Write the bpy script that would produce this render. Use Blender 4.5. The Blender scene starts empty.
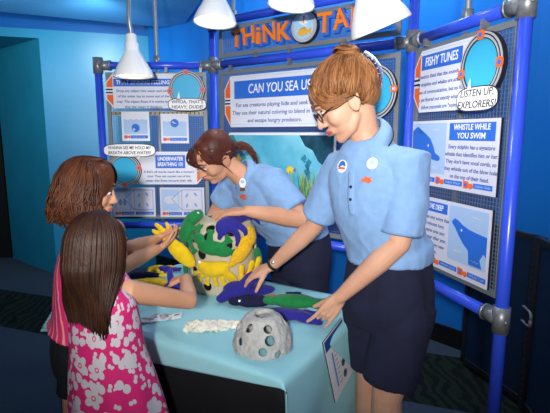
import bpy, bmesh, math, random
from mathutils import Vector, Matrix, Quaternion, noise
random.seed(7)
S = bpy.context.scene
COL = S.collection
V = Vector
PI = math.pi

# ------------------------------------------------------------------ camera
FPX, CAMZ, PITCH = 456.0, 1.42, math.radians(9.1)
cd = bpy.data.cameras.new('camera')
cd.sensor_fit = 'HORIZONTAL'
cd.sensor_width = 36.0
cd.lens = 36.0 * FPX / 550.0
cd.clip_start = 0.02
cam = bpy.data.objects.new('camera', cd)
COL.objects.link(cam)
cam.location = (0, 0, CAMZ)
cam.rotation_euler = (PI/2 - PITCH, 0, 0)
S.camera = cam
CP, SP = math.cos(PITCH), math.sin(PITCH)

def at(u, v, y):
    """surveyed point: a sight line of the photograph at depth y metres"""
    a = (u - 275) / FPX
    b = (206.5 - v) / FPX
    t = y / (CP + b*SP)
    return V((a*t, y, CAMZ + (-SP + b*CP)*t))

# ------------------------------------------------------------------ world, lights, exposure
w = bpy.data.worlds.new('world')
S.world = w
w.use_nodes = True
w.node_tree.nodes['Background'].inputs[0].default_value = (0.25, 0.42, 0.75, 1)
w.node_tree.nodes['Background'].inputs[1].default_value = 0.05
S.view_settings.view_transform = 'Standard'
S.view_settings.look = 'None'
S.view_settings.gamma = 1.0
S.view_settings.use_curve_mapping = False
S.view_settings.exposure = 0.0

def aim(o, target):
    d = V(target) - o.location
    o.rotation_euler = d.to_track_quat('-Z', 'Y').to_euler()

def area(name, loc, target, size, power, color=(1, 1, 1), spread=180):
    l = bpy.data.lights.new(name, 'AREA')
    l.shape = 'RECTANGLE'
    l.size = size[0]
    l.size_y = size[1]
    l.energy = power
    l.color = color
    l.spread = math.radians(spread)
    o = bpy.data.objects.new(name, l)
    COL.objects.link(o)
    o.location = loc
    aim(o, target)
    return o

def spot(name, loc, target, power, angle, blend=0.5, radius=0.04, color=(1, 1, 1)):
    l = bpy.data.lights.new(name, 'SPOT')
    l.energy = power
    l.spot_size = math.radians(angle)
    l.spot_blend = blend
    l.shadow_soft_size = radius
    l.color = color
    o = bpy.data.objects.new(name, l)
    COL.objects.link(o)
    o.location = loc
    aim(o, target)
    return o

# the photographer's flash, held a little above the lens and tilted up
spot('camera_flash', (-0.12, -0.60, 1.64), (0.0, 2.3, 1.95), 330, 90, 1.0, 0.05, (1.0, 0.97, 0.93))
# wall washer on the left wall then added fill lights that have no fixture
spot('wall_washer', (-1.3, 3.5, 2.30), (-1.75, 4.65, 1.75), 60, 130, 1.0, 0.10, (0.75, 0.95, 1.0))
area('overhead_fill', (0.2, 0.9, 2.9), (0.0, 1.9, 0.8), (1.6, 1.6), 7, (0.85, 0.92, 1.0))  # cool overhead fill, added without a fixture
area('ceiling_fill', (-1.6, 3.0, 2.05), (-1.6, 3.3, 2.42), (1.0, 0.6), 9, (0.8, 0.93, 1.0))  # added below the ceiling, facing up, to brighten it
area('jamb_fill', (-3.3, 2.9, 2.2), (-2.6, 4.8, 1.2), (0.5, 0.5), 9, (0.8, 0.95, 1.0))  # added fill aimed at the doorway jamb
area('back_wall_fill', (-0.1, 3.15, 2.85), (0.1, 3.9, 1.4), (1.6, 0.2), 16, (0.8, 0.92, 1.0))  # added to lift the wall seen through the mesh
area('side_wall_fill', (1.0, 2.9, 2.85), (1.3, 3.2, 1.5), (0.7, 0.3), 22, (0.7, 0.85, 1.0))  # added to brighten the curved wall on the right

# ------------------------------------------------------------------ helpers
def lin(c):
    c = c.lstrip('#')
    r = [int(c[i:i+2], 16)/255 for i in (0, 2, 4)]
    return tuple((x/12.92 if x <= .04045 else ((x+.055)/1.055)**2.4) for x in r) + (1,)

MATS = {}
def mat(name, hexc, rough=0.6, metal=0.0, spec=0.4, var=0.0, vscale=20, bump=0.0, bscale=150, hex2=None, sheen=0.0, alpha=1.0, coat=0.0, trans=0.0, stretch=(1, 1, 1)):
    if name in MATS:
        return MATS[name]
    m = bpy.data.materials.new(name)
    m.use_nodes = True
    nt = m.node_tree
    b = nt.nodes['Principled BSDF']
    b.inputs['Base Color'].default_value = lin(hexc)
    b.inputs['Roughness'].default_value = rough
    b.inputs['Metallic'].default_value = metal
    b.inputs['Specular IOR Level'].default_value = spec
    b.inputs['Coat Weight'].default_value = coat
    if sheen:
        b.inputs['Sheen Weight'].default_value = sheen
        b.inputs['Sheen Roughness'].default_value = 0.5
    if trans:
        b.inputs['Transmission Weight'].default_value = trans
    tc = nt.nodes.new('ShaderNodeTexCoord')
    mp = nt.nodes.new('ShaderNodeMapping')
    mp.inputs['Scale'].default_value = stretch
    nt.links.new(tc.outputs['Object'], mp.inputs['Vector'])
    if var or hex2:
        n = nt.nodes.new('ShaderNodeTexNoise')
        n.inputs['Scale'].default_value = vscale
        n.inputs['Detail'].default_value = 4
        nt.links.new(mp.outputs[0], n.inputs['Vector'])
        r = nt.nodes.new('ShaderNodeValToRGB')
        r.color_ramp.elements[0].position = 0.35
        r.color_ramp.elements[1].position = 0.65
        c = lin(hexc)
        if hex2:
            r.color_ramp.elements[0].color = c
            r.color_ramp.elements[1].color = lin(hex2)
        else:
            r.color_ramp.elements[0].color = tuple(x*(1-var) for x in c[:3]) + (1,)
            r.color_ramp.elements[1].color = tuple(min(1, x*(1+var)) for x in c[:3]) + (1,)
        nt.links.new(n.outputs['Fac'], r.inputs['Fac'])
        nt.links.new(r.outputs['Color'], b.inputs['Base Color'])
    if bump:
        n = nt.nodes.new('ShaderNodeTexNoise')
        n.inputs['Scale'].default_value = bscale
        n.inputs['Detail'].default_value = 3
        nt.links.new(mp.outputs[0], n.inputs['Vector'])
        bp = nt.nodes.new('ShaderNodeBump')
        bp.inputs['Strength'].default_value = bump
        bp.inputs['Distance'].default_value = 0.01
        nt.links.new(n.outputs['Fac'], bp.inputs['Height'])
        nt.links.new(bp.outputs['Normal'], b.inputs['Normal'])
    MATS[name] = m
    return m

WM = {}
def thing(name, label, cat, loc=(0, 0, 0), mtx=None, group=None):
    o = bpy.data.objects.new(name, None)
    o.empty_display_size = 0.05
    COL.objects.link(o)
    M = mtx.copy() if mtx is not None else Matrix.Translation(V(loc))
    o.matrix_world = M
    WM[o.name] = M
    o['label'] = label
    o['category'] = cat
    if group:
        o['group'] = group
    return o

def tag(o, label, cat, group=None):
    o['label'] = label
    o['category'] = cat
    if group:
        o['group'] = group
    return o

def obj(name, bm, m, parent=None, local=False, smooth=True, origin=None):
    """link a bmesh as ONE object; world-built geometry is moved into the parent's frame"""
    me = bpy.data.meshes.new(name)
    if isinstance(bm, bpy.types.Mesh):
        me = bm
    else:
        if bm.loops.layers.uv.active is None:
            pass
        bm.to_mesh(me)
        bm.free()
    o = bpy.data.objects.new(name, me)
    COL.objects.link(o)
    M = Matrix.Identity(4)
    if parent is not None:
        M = WM.get(parent.name, Matrix.Identity(4))
        if not local:
            me.transform(M.inverted())
        o.parent = parent
    elif origin is not None:
        M = Matrix.Translation(V(origin))
        me.transform(M.inverted())
        o.matrix_world = M
    WM[o.name] = M
    if m is not None:
        for x in (m if isinstance(m, (list, tuple)) else [m]):
            me.materials.append(x)
    if smooth:
        me.polygons.foreach_set('use_smooth', [True]*len(me.polygons))
    me.update()
    return o

def struct(name, bm, m, smooth=False):
    o = obj(name, bm, m, smooth=smooth)
    o['kind'] = 'structure'
    return o

def BM():
    return bmesh.new()

def box(bm, c, s, M=None, bev=0.0):
    r = bmesh.ops.create_cube(bm, size=1.0)
    vs = r['verts']
    bmesh.ops.scale(bm, vec=s, verts=vs)
    if bev:
        es = list({e for v in vs for e in v.link_edges})
        rr = bmesh.ops.bevel(bm, geom=es, offset=bev, segments=2, profile=.5, affect='EDGES')
        vs = list({v for f in rr['faces'] for v in f.verts} | {v for v in vs if v.is_valid})
    T = Matrix.Translation(V(c))
    if M is not None:
        T = M @ T
    bmesh.ops.transform(bm, matrix=T, verts=vs)

def ell(bm, c, r, R=None, seg=20, rings=14):
    if not hasattr(r, '__len__'):
        r = (r, r, r)
    q = bmesh.ops.create_uvsphere(bm, u_segments=seg, v_segments=rings, radius=1.0)
    M = Matrix.Diagonal(V((r[0], r[1], r[2], 1)))
    if R is not None:
        M = R.to_4x4() @ M
    M = Matrix.Translation(V(c)) @ M
    bmesh.ops.transform(bm, matrix=M, verts=q['verts'])

def bridge_rings(bm, rings, cap=True, closed=True):
    n = len(rings[0])
    for a, b in zip(rings[:-1], rings[1:]):
        for i in range(n if closed else n-1):
            j = (i+1) % n
            bm.faces.new((a[i], a[j], b[j], b[i]))
    if cap:
        bm.faces.new(list(reversed(rings[0])))
        bm.faces.new(rings[-1])

def catmull(pts, k=6):
    pts = [V(p) for p in pts]
    if len(pts) < 3:
        return pts
    P = [pts[0]*2 - pts[1]] + pts + [pts[-1]*2 - pts[-2]]
    out = []
    for i in range(1, len(P)-2):
        p0, p1, p2, p3 = P[i-1:i+3]
        for s in range(k):
            t = s/k
            out.append(.5*((2*p1) + (p2-p0)*t + (2*p0-5*p1+4*p2-p3)*t*t + (3*p1-p0-3*p2+p3)*t**3))
    out.append(pts[-1])
    return out

def interp(vals, n):
    out = []
    m = len(vals) - 1
    for i in range(n):
        x = i/(n-1)*m
        a = min(int(x), m-1)
        f = x-a
        out.append(vals[a]*(1-f) + vals[a+1]*f)
    return out

def tube(bm, pts, rad, seg=12, round_=True, flat=1.0, up=None, cap=True):
    """swept tube with tapering radius; rounded ends unless told otherwise"""
    pts = [V(p) for p in pts]
    n = len(pts)
    if not hasattr(rad, '__len__'):
        rad = [rad]*n
    if len(rad) != n:
        rad = interp(list(rad), n)
    tg = []
    for i in range(n):
        d = pts[min(i+1, n-1)] - pts[max(i-1, 0)]
        if d.length < 1e-9:
            d = V((0, 0, 1))
        tg.append(d.normalized())
    ref = V(up) if up is not None else (V((0, 0, 1)) if abs(tg[0].z) < .9 else V((1, 0, 0)))
    x = (ref - tg[0]*ref.dot(tg[0])).normalized()
    st = []
    for i in range(n):
        x = (x - tg[i]*x.dot(tg[i])).normalized()
        st.append((pts[i], tg[i], x.copy(), rad[i]))
    seq = []
    if round_:
        p, t, xx, r = st[0]
        for a in (80, 55, 28):
            a = math.radians(a)
            seq.append((p - t*r*math.sin(a), t, xx, r*math.cos(a)))
    seq += st
    if round_:
        p, t, xx, r = st[-1]
        for a in (28, 55, 80):
            a = math.radians(a)
            seq.append((p + t*r*math.sin(a), t, xx, r*math.cos(a)))
    rings = []
    for p, t, xx, r in seq:
        y = t.cross(xx)
        ring = []
        for k in range(seg):
            a = 2*PI*k/seg
            ring.append(bm.verts.new(p + xx*(math.cos(a)*r*flat) + y*(math.sin(a)*r)))
        rings.append(ring)
    bridge_rings(bm, rings, cap)

def loft(bm, rings, seg=40, e=2.3, cap=True, uv=None, close=False):
    """rings: (centre, half-width vector, half-depth vector)"""
    R = []
    for c, ax, ay in rings:
        ring = []
        for k in range(seg):
            a = 2*PI*k/seg
            ca, sa = math.cos(a), math.sin(a)
            ca = math.copysign(abs(ca)**(2/e), ca)
            sa = math.copysign(abs(sa)**(2/e), sa)
            ring.append(bm.verts.new(V(c) + V(ax)*ca + V(ay)*sa))
        R.append(ring)
    bridge_rings(bm, R, cap)
    return R

def smooth_rings(rings, k=5):
    cs = catmull([r[0] for r in rings], k)
    xs = catmull([r[1] for r in rings], k)
    ys = catmull([r[2] for r in rings], k)
    return list(zip(cs, xs, ys))

WORK = bpy.data.scenes.new('workbench')      # scratch scene for evaluating modifiers; removed at the end
def bake(o):
    WORK.collection.objects.link(o)
    vl = WORK.view_layers[0]
    vl.update()
    dg = vl.depsgraph
    return bpy.data.meshes.new_from_object(o.evaluated_get(dg), depsgraph=dg)

def evaluated(bm, mods, name='tmp'):
    me = bpy.data.meshes.new(name)
    bmesh.ops.recalc_face_normals(bm, faces=bm.faces)
    bm.to_mesh(me)
    bm.free()
    o = bpy.data.objects.new(name, me)
    for kind, props in mods:
        md = o.modifiers.new(kind, kind)
        for k, v in props.items():
            setattr(md, k, v)
    out = bake(o)
    bpy.data.objects.remove(o)
    bpy.data.meshes.remove(me)
    out.materials.clear()
    return out

def melt(bm, voxel=0.004, it=3, fac=0.5, extra=()):
    """fuse overlapping closed shapes into one continuous skin"""
    return evaluated(bm, [('REMESH', dict(mode='VOXEL', voxel_size=voxel, adaptivity=0.0)),
                          ('SMOOTH', dict(factor=fac, iterations=it))] + list(extra))

def wrinkle(me, amp, scale, zs=1.0, seed=0.0):
    """real cloth folds: push the vertices along their normals"""
    push(me, lambda c: amp*(noise.noise(V((c.x*scale + seed, c.y*scale - seed, c.z*scale*zs))) + .5*noise.noise(V((c.x*scale + seed, c.y*scale - seed, c.z*scale*zs))*2.1)))

def push(me, fn, after=None):
    nr = [v.normal.copy() for v in me.vertices]
    co = [v.co.copy() for v in me.vertices]
    out = []
    for c, n in zip(co, nr):
        q = c + n*fn(c)
        if after: q = after(q)
        out += q[:]
    me.vertices.foreach_set('co', out)
    me.update()

def poly(bm, pts, t, z=0.0):
    """flat shape of thickness t from an outline in the local xy plane (front face at z+t)"""
    a = [bm.verts.new((x, y, z)) for x, y in pts]
    b = [bm.verts.new((x, y, z+t)) for x, y in pts]
    n = len(pts)
    f = bm.faces.new(list(reversed(a)))
    g = bm.faces.new(b)
    for i in range(n):
        j = (i+1) % n
        bm.faces.new((a[i], a[j], b[j], b[i]))
    bmesh.ops.triangulate(bm, faces=[f, g])
    bmesh.ops.recalc_face_normals(bm, faces=bm.faces)

def oval(cx, cy, rx, ry, n=40, e=2.0):
    out = []
    for k in range(n):
        a = 2*PI*k/n
        c, s = math.cos(a), math.sin(a)
        out.append((cx + rx*math.copysign(abs(c)**(2/e), c), cy + ry*math.copysign(abs(s)**(2/e), s)))
    return out

def ringpoly(bm, cx, cy, rx, ry, rx2, ry2, t, z, n=48):
    o = oval(cx, cy, rx, ry, n)
    i = oval(cx, cy, rx2, ry2, n)
    def vs(L, zz):
        return [bm.verts.new((x, y, zz)) for x, y in L]
    oa, ob, ia, ib = vs(o, z), vs(o, z+t), vs(i, z), vs(i, z+t)
    for k in range(n):
        j = (k+1) % n
        bm.faces.new((ob[k], ob[j], ib[j], ib[k]))
        bm.faces.new((oa[j], oa[k], ia[k], ia[j]))
        bm.faces.new((oa[k], oa[j], ob[j], ob[k]))
        bm.faces.new((ib[k], ib[j], ia[j], ia[k]))

def rect(x0, y0, x1, y1):
    return [(x0, y0), (x1, y0), (x1, y1), (x0, y1)]

def text(bm, s, size, loc, align='CENTER', ext=0.0004, shear=0.0, off=0.0, rot=0.0, line=1.0, width=None, sp=1.0):
    c = bpy.data.curves.new('t', 'FONT')
    c.body = s
    c.size = size
    c.align_x = align
    c.align_y = 'CENTER'
    c.extrude = ext
    c.shear = shear
    c.offset = off
    c.space_line = line
    c.space_character = sp
    c.resolution_u = 3
    o = bpy.data.objects.new('t', c)
    me = bake(o)
    bpy.data.objects.remove(o)
    bpy.data.curves.remove(c)
    sx = 1.0
    xs = [v.co.x for v in me.vertices]
    if width and xs:
        sx = width/max(1e-6, max(xs)-min(xs))
    me.transform(Matrix.Translation(V(loc)) @ Matrix.Rotation(rot, 4, 'Z') @ Matrix.Diagonal(V((sx, 1, 1, 1))))
    bm.from_mesh(me)
    bpy.data.meshes.remove(me)

# ------------------------------------------------------------------ materials
M_wall = mat('blue_wall_paint', '#1f85ac', 0.35, var=0.05, vscale=3, bump=0.05, bscale=60)
M_wallteal = mat('teal_wall_paint', '#1f8fae', 0.5, var=0.06, vscale=3)
M_wallback = mat('deep_blue_wall_paint', '#1a70c4', 0.3, var=0.05, vscale=2)
M_ceil = mat('ceiling_blue', '#4f9fd8', 0.7, var=0.05, vscale=3)
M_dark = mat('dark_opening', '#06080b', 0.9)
M_base = mat('black_baseboard', '#0a0b0d', 0.5)
M_pipe = mat('blue_painted_pipe', '#3555e2', 0.28, spec=0.5)
M_fit = mat('galvanised_fitting', '#8f9295', 0.42, metal=0.55, var=0.15, vscale=60)
M_wire = mat('steel_mesh', '#76869a', 0.4, metal=0.25)
M_frame = mat('grey_panel_frame', '#80868a', 0.5, metal=0.2)
M_cond = mat('galvanised_conduit', '#9aa0a2', 0.4, metal=0.5)
M_enamel = mat('white_enamel', '#f7f7f4', 0.3, spec=0.5)
M_board = mat('sign_white', '#dfe2ee', 0.45)
M_board2 = mat('sign_lilac', '#d6d7e6', 0.45)
M_edge = mat('sign_dark_edge', '#1d1a22', 0.6)
M_blue = mat('sign_blue', '#2f6fd6', 0.45)
M_pale = mat('sign_pale_blue', '#a9c6ea', 0.45)
M_orange = mat('sign_orange', '#f26a21', 0.45)
M_ink = mat('sign_ink', '#23262e', 0.5)
M_txt = mat('sign_text_blue', '#2f4f98', 0.5)
M_aqua = mat('sign_aqua', '#3bb2dd', 0.4)
M_grey = mat('sign_grey', '#b5b6ba', 0.5)
M_white = mat('print_white', '#f4f4f6', 0.5)
M_yellow = mat('print_yellow', '#f2cf2a', 0.5)
# ------------------------------------------------------------------ the room
def carpet():
    m = bpy.data.materials.new('dark_patterned_carpet')
    m.use_nodes = True
    nt = m.node_tree
    b = nt.nodes['Principled BSDF']
    b.inputs['Roughness'].default_value = 0.95
    b.inputs['Specular IOR Level'].default_value = 0.1
    tc = nt.nodes.new('ShaderNodeTexCoord')
    n = nt.nodes.new('ShaderNodeTexNoise'); n.inputs['Scale'].default_value = 160
    wv = nt.nodes.new('ShaderNodeTexWave'); wv.inputs['Scale'].default_value = 4.5
    wv.inputs['Distortion'].default_value = 9; wv.inputs['Detail Scale'].default_value = 1.2
    nt.links.new(tc.outputs['Object'], n.inputs['Vector'])
    nt.links.new(tc.outputs['Object'], wv.inputs['Vector'])
    r = nt.nodes.new('ShaderNodeValToRGB')
    r.color_ramp.elements[0].color = lin('#20262c'); r.color_ramp.elements[1].color = lin('#4a5866')
    nt.links.new(n.outputs['Fac'], r.inputs['Fac'])
    r2 = nt.nodes.new('ShaderNodeValToRGB')
    r2.color_ramp.elements[0].color = lin('#141a18'); r2.color_ramp.elements[1].color = lin('#222922')
    r2.color_ramp.elements[0].position = .4; r2.color_ramp.elements[1].position = .6
    nt.links.new(wv.outputs['Fac'], r2.inputs['Fac'])
    # a band of leafy carpet runs through plain slate carpet
    sp = nt.nodes.new('ShaderNodeSeparateXYZ'); nt.links.new(tc.outputs['Object'], sp.inputs[0])
    ma = nt.nodes.new('ShaderNodeMath'); ma.operation = 'MULTIPLY_ADD'
    ma.inputs[1].default_value = 0.35; nt.links.new(sp.outputs['X'], ma.inputs[0]); nt.links.new(sp.outputs['Y'], ma.inputs[2])
    g1 = nt.nodes.new('ShaderNodeMath'); g1.operation = 'GREATER_THAN'; g1.inputs[1].default_value = 2.5
    g2 = nt.nodes.new('ShaderNodeMath'); g2.operation = 'LESS_THAN'; g2.inputs[1].default_value = 3.15
    nt.links.new(ma.outputs[0], g1.inputs[0]); nt.links.new(ma.outputs[0], g2.inputs[0])
    mu = nt.nodes.new('ShaderNodeMath'); mu.operation = 'MULTIPLY'
    nt.links.new(g1.outputs[0], mu.inputs[0]); nt.links.new(g2.outputs[0], mu.inputs[1])
    mx = nt.nodes.new('ShaderNodeMix'); mx.data_type = 'RGBA'
    nt.links.new(mu.outputs[0], mx.inputs['Factor'])
    nt.links.new(r.outputs['Color'], mx.inputs['A']); nt.links.new(r2.outputs['Color'], mx.inputs['B'])
    nt.links.new(mx.outputs['Result'], b.inputs['Base Color'])
    bp = nt.nodes.new('ShaderNodeBump'); bp.inputs['Strength'].default_value = .4; bp.inputs['Distance'].default_value = .01
    nt.links.new(n.outputs['Fac'], bp.inputs['Height']); nt.links.new(bp.outputs['Normal'], b.inputs['Normal'])
    return m

bm = BM(); box(bm, (-0.5, 2.2, -0.05), (9.0, 9.0, 0.1)); struct('floor', bm, carpet())

def prism(bm, pts, z0, z1):
    a = [bm.verts.new((x, y, z0)) for x, y in pts]
    b = [bm.verts.new((x, y, z1)) for x, y in pts]
    n = len(pts)
    bm.faces.new(list(reversed(a))); bm.faces.new(b)
    for i in range(n):
        j = (i+1) % n
        bm.faces.new((a[i], a[j], b[j], b[i]))
    bmesh.ops.recalc_face_normals(bm, faces=bm.faces)

K = V((-2.21, 4.46)); Cn = V((-1.27, 4.77)); J = V((-3.02, 5.10))
wd = (Cn-K).normalized()
# left wall: lit face right of the opening, with its header carried on over the opening
bm = BM(); prism(bm, [tuple(K), tuple(Cn + wd*0.05), (-1.3, 5.9), (-3.02, 5.9), tuple(J)], 0, 2.38)
o = struct('wall_left', bm, [M_wall, M_wallteal])
for p in o.data.polygons:
    c = p.center
    if abs((c.x-(K.x+J.x)/2)) < .05 and abs(c.y-(K.y+J.y)/2) < .05:
        p.material_index = 1
bm = BM(); prism(bm, [tuple(K), (-3.02+.0, 5.1), (-4.9, 5.0), tuple(K - wd*2.2)], 2.30, 2.38)
struct('trim_1', bm, M_wall)
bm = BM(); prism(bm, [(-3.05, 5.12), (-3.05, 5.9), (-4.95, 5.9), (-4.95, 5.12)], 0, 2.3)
struct('doorway_dark_1', bm, M_dark)  # near-black block: the dark of the corridor put into colour
# wall set back above the ledge, in the cove
b_ = V((-.31, .95)).normalized()*0.30
bm = BM(); prism(bm, [tuple(K - wd*2.6 + b_), tuple(Cn + wd*.3 + b_), tuple(Cn + wd*.3 + b_*1.5), tuple(K - wd*2.6 + b_*1.5)], 2.385, 3.0)
struct('wall_upper', bm, M_wallback)
# curved blue wall behind the display
pts = catmull([(-1.27, 4.77), (-0.64, 4.28), (0.25, 3.72), (1.12, 2.98), (1.55, 2.3), (1.75, 1.4), (1.85, -1.2)], 8)
outl = [(p.x, p.y) for p in [V((*q[:2], 0)) if len(q) > 2 else V((q[0], q[1], 0)) for q in pts]]
outl2 = [(x+.18, y+.14) for x, y in reversed(outl)]
def strip(bm, inner, d, z0, z1):
    n = len(inner)
    R = []
    for i, (x, y) in enumerate(inner):
        a, b = inner[max(i-1, 0)], inner[min(i+1, n-1)]
        t = V((b[0]-a[0], b[1]-a[1])).normalized()
        nn = V((-t.y, t.x))*d
        R.append([bm.verts.new((x, y, z0)), bm.verts.new((x, y, z1)), bm.verts.new((x+nn.x, y+nn.y, z1)), bm.verts.new((x+nn.x, y+nn.y, z0))])
    bridge_rings(bm, R)
    bmesh.ops.recalc_face_normals(bm, faces=bm.faces)
bm = BM(); strip(bm, outl, .15, 0, 3.0); struct('wall_back', bm, M_wallback)
bm = BM(); strip(bm, outl, -.015, 0, 0.13); struct('baseboard_back', bm, M_base)
bm = BM(); prism(bm, [(-2.95, 3.72), (-2.29, 4.0), (-1.08, 4.56), (-.86, 4.50), (-.535, 3.59), (.55, .6), (.55, -1.2), (-5, -1.2), (-5, 3.0)], 2.42, 2.62)
struct('ceiling', bm, M_ceil)
bm = BM(); box(bm, (-.5, 2.2, 3.05), (9, 9, .1)); struct('ceiling_upper', bm, M_wallback)
bm = BM(); box(bm, (-5.0, 2.2, 1.5), (.1, 9, 3)); struct('wall_far_left', bm, M_wallback)
bm = BM(); box(bm, (-.5, -2.3, 1.5), (9, .1, 3)); struct('wall_behind', bm, M_wallback)

# ------------------------------------------------------------------ the pipe display
PA, PB, PC, PD = V((-1.03, 2.75, 0)), V((-.36, 2.75, 0)), V((.594, 2.05, 0)), V((.763, 1.46, 0))
def panel_matrix(a, b):
    x = (b-a).normalized(); y = V((0, 0, 1)); z = x.cross(y)
    M = Matrix.Identity(4)
    for i in range(3):
        M[i][0], M[i][1], M[i][2], M[i][3] = x[i], y[i], z[i], a[i]
    return M
ML, MM, MR = panel_matrix(PA, PB), panel_matrix(PB, PC), panel_matrix(PC, PD)
LL, LM, LR = (PB-PA).length, (PC-PB).length, (PD-PC).length
PR = 0.0215
disp = thing('pipe_display_stand', 'blue pipe display stand with three wire mesh bays angled along the wall', 'display stand', PB)
def post(p, z1):
    bm = BM(); tube(bm, [p, p + V((0, 0, z1))], PR, 20, round_=False); obj('post', bm, M_pipe, disp)
post(PA, 1.81); post(PB, 2.07); post(PC, 2.07); post(PD, 1.83)
for a, b, z in ((PA, PB, 1.81), (PA, PB, .865), (PB, PC, 1.81), (PB, PC, .855), (PB, PC, 2.045), (PC, PD, 1.81), (PC, PD, .80)):
    bm = BM(); tube(bm, [a + V((0, 0, z)), b + V((0, 0, z))], PR, 20, round_=False); obj('crossbar', bm, M_pipe, disp)
def fitting(p, z, dirs):
    bm = BM()
    c = p + V((0, 0, z))
    tube(bm, [c - V((0, 0, .045)), c + V((0, 0, .045))], .0285, 20, round_=False)
    for d in dirs:
        tube(bm, [c, c + d*.070], .0275, 20, round_=False)
        tube(bm, [c + d*.066, c + d*.074], .030, 20, round_=False)
    s = V((0, -1, 0))
    tube(bm, [c + s*.03, c + s*.037], .006, 8, round_=False)
    obj('pipe_fitting', bm, M_fit, disp)
dL, dM, dR = (PB-PA).normalized(), (PC-PB).normalized(), (PD-PC).normalized()
for z in (1.81, .86):
    fitting(PA, z, [dL]); fitting(PB, z, [-dL, dM]); fitting(PC, z if z > 1 else .835, [-dM, dR]); fitting(PD, z if z > 1 else .80, [-dR])
fitting(PB, 2.045, [dM]); fitting(PC, 2.045, [-dM])
for p in (PA, PB, PC, PD):
    bm = BM(); tube(bm, [p, p + V((0, 0, .012))], .06, 24, round_=False); tube(bm, [p, p + V((0, 0, .07))], .033, 20, round_=False)
    obj('base_flange', bm, M_fit, disp)

def mesh_panel(M, x0, x1, y0, y1, pitch=.0127, w=.0020):
    bm = BM(); f = .022
    for c, s in ((((x0+x1)/2, y0+f/2, 0), (x1-x0, f, .012)), (((x0+x1)/2, y1-f/2, 0), (x1-x0, f, .012)),
                 ((x0+f/2, (y0+y1)/2, 0), (f, y1-y0-2*f, .012)), ((x1-f/2, (y0+y1)/2, 0), (f, y1-y0-2*f, .012))):
        box(bm, c, s, M)
    fr = obj('panel_frame', bm, M_frame, disp, smooth=False)
    bm = BM()
    n = int((x1-x0-2*f)/pitch)
    for i in range(1, n):
        x = x0+f + (x1-x0-2*f)*i/n
        box(bm, (x, (y0+y1)/2, -.001), (w, y1-y0-2*f, w), M)
    n = int((y1-y0-2*f)/pitch)
    for i in range(1, n):
        y = y0+f + (y1-y0-2*f)*i/n
        box(bm, ((x0+x1)/2, y, .001), (x1-x0-2*f, w, w), M)
    obj('wire_mesh', bm, M_wire, fr, smooth=False)
mesh_panel(ML, .04, LL-.04, .905, 1.772)
mesh_panel(MM, .05, LM-.05, .895, 1.772)
mesh_panel(MM, .055, LM-.055, 1.845, 2.012)
mesh_panel(MR, .035, LR-.012, .865, 1.772, .0142, .0026)
# hanger clips between the mesh frames and the bars
for M, xs, zz in ((ML, (.12, .4, .6), 1.783), (MM, (.15, .55, .95), 1.783), (MM, (.33, .55, .86), 1.838), (MR, (.12, .45), 1.783)):
    for x in xs:
        bm = BM(); box(bm, (x, zz, .01), (.016, .03, .03), M); obj('hanger_clip', bm, M_fit, disp, smooth=False)
# galvanised strut rail and conduit behind the left bay, conduit behind the right bay
bm = BM(); box(bm, (LL/2, 1.538, -.012), (LL-.08, .026, .01), ML)
for i in range(22):
    box(bm, (.06 + i*.026, 1.538, -.0065), (.009, .012, .002), ML)
o = obj('strut_rail', bm, [mat('strut_rail_metal', '#b7ac86', .5, metal=.3), M_ink], disp, smooth=False)
for p in o.data.polygons: p.material_index = 1 if p.index >= 6 else 0
for M, x in ((ML, .335), (MR, .30)):
    bm = BM(); tube(bm, [M @ V((x, .86, -.03)), M @ V((x, 1.79, -.03))], .011, 12, round_=False); obj('conduit', bm, M_cond, disp)

# ------------------------------------------------------------------ lamps on goosenecks
M_bulb = mat('lit_bulb', '#fbfaf2', .2)
M_bulb.node_tree.nodes['Principled BSDF'].inputs['Emission Color'].default_value = (1, .96, .88, 1)
M_bulb.node_tree.nodes['Principled BSDF'].inputs['Emission Strength'].default_value = 9.0
def lamp(base, ctrl, mouth, axis, label, r0=.10, seen=True):
    """base: clamp on the bar; ctrl: neck path; mouth: centre of the shade's open end; axis: from mouth to neck"""
    t = thing('gooseneck_lamp', label, 'lamp', base, group='white lamps over the display')
    ax = V(axis).normalized()
    mouth = V(mouth)
    prof = [(.100, 0), (.099, .004), (.096, .016), (.088, .036), (.074, .062), (.058, .090), (.045, .112), (.038, .124), (.035, .132), (.034, .165), (.028, .171), (.027, .205), (.020, .212)]
    inner = [(.094, .006), (.085, .036), (.071, .062), (.055, .090), (.03, .118), (.004, .122)]
    k = r0/.10
    bm = BM()
    q = V((0, 0, 1)).rotation_difference(ax).to_matrix()
    R = []
    for r, h in list(reversed(inner)) + prof:
        R.append([bm.verts.new(mouth + q @ V((r*k*math.cos(a*PI/20), r*k*math.sin(a*PI/20), h*k))) for a in range(40)])
    bridge_rings(bm, R)
    bmesh.ops.recalc_face_normals(bm, faces=bm.faces)
    obj('lamp_shade', bm, M_enamel, t)
    bm = BM()
    ell(bm, mouth + ax*.062*k, (.03*k, .03*k, .036*k), q)
    obj('bulb', bm, M_bulb, t)
    top = mouth + ax*.205*k
    path = catmull([base] + list(ctrl) + [top + ax*.16, top], 10)
    bm = BM(); tube(bm, path, .0115, 12, round_=False); obj('gooseneck', bm, M_cond, t)
    bm = BM(); tube(bm, [V(base) - V((0, 0, .03)), V(base) + V((0, 0, .03))], .02, 14, round_=False); obj('clamp', bm, M_fit, t)
    l = bpy.data.lights.new('lamp_light', 'SPOT')
    l.energy = 4.5; l.spot_size = math.radians(125); l.spot_blend = .7; l.shadow_soft_size = .03; l.color = (1, .96, .9)
    lo = bpy.data.objects.new('lamp_light', l); COL.objects.link(lo)
    lo.parent = t
    p = mouth - ax*.012
    lo.matrix_local = Matrix.Translation(p - V(base)) @ (-ax).to_track_quat('-Z', 'Y').to_matrix().to_4x4()
    return t
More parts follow.
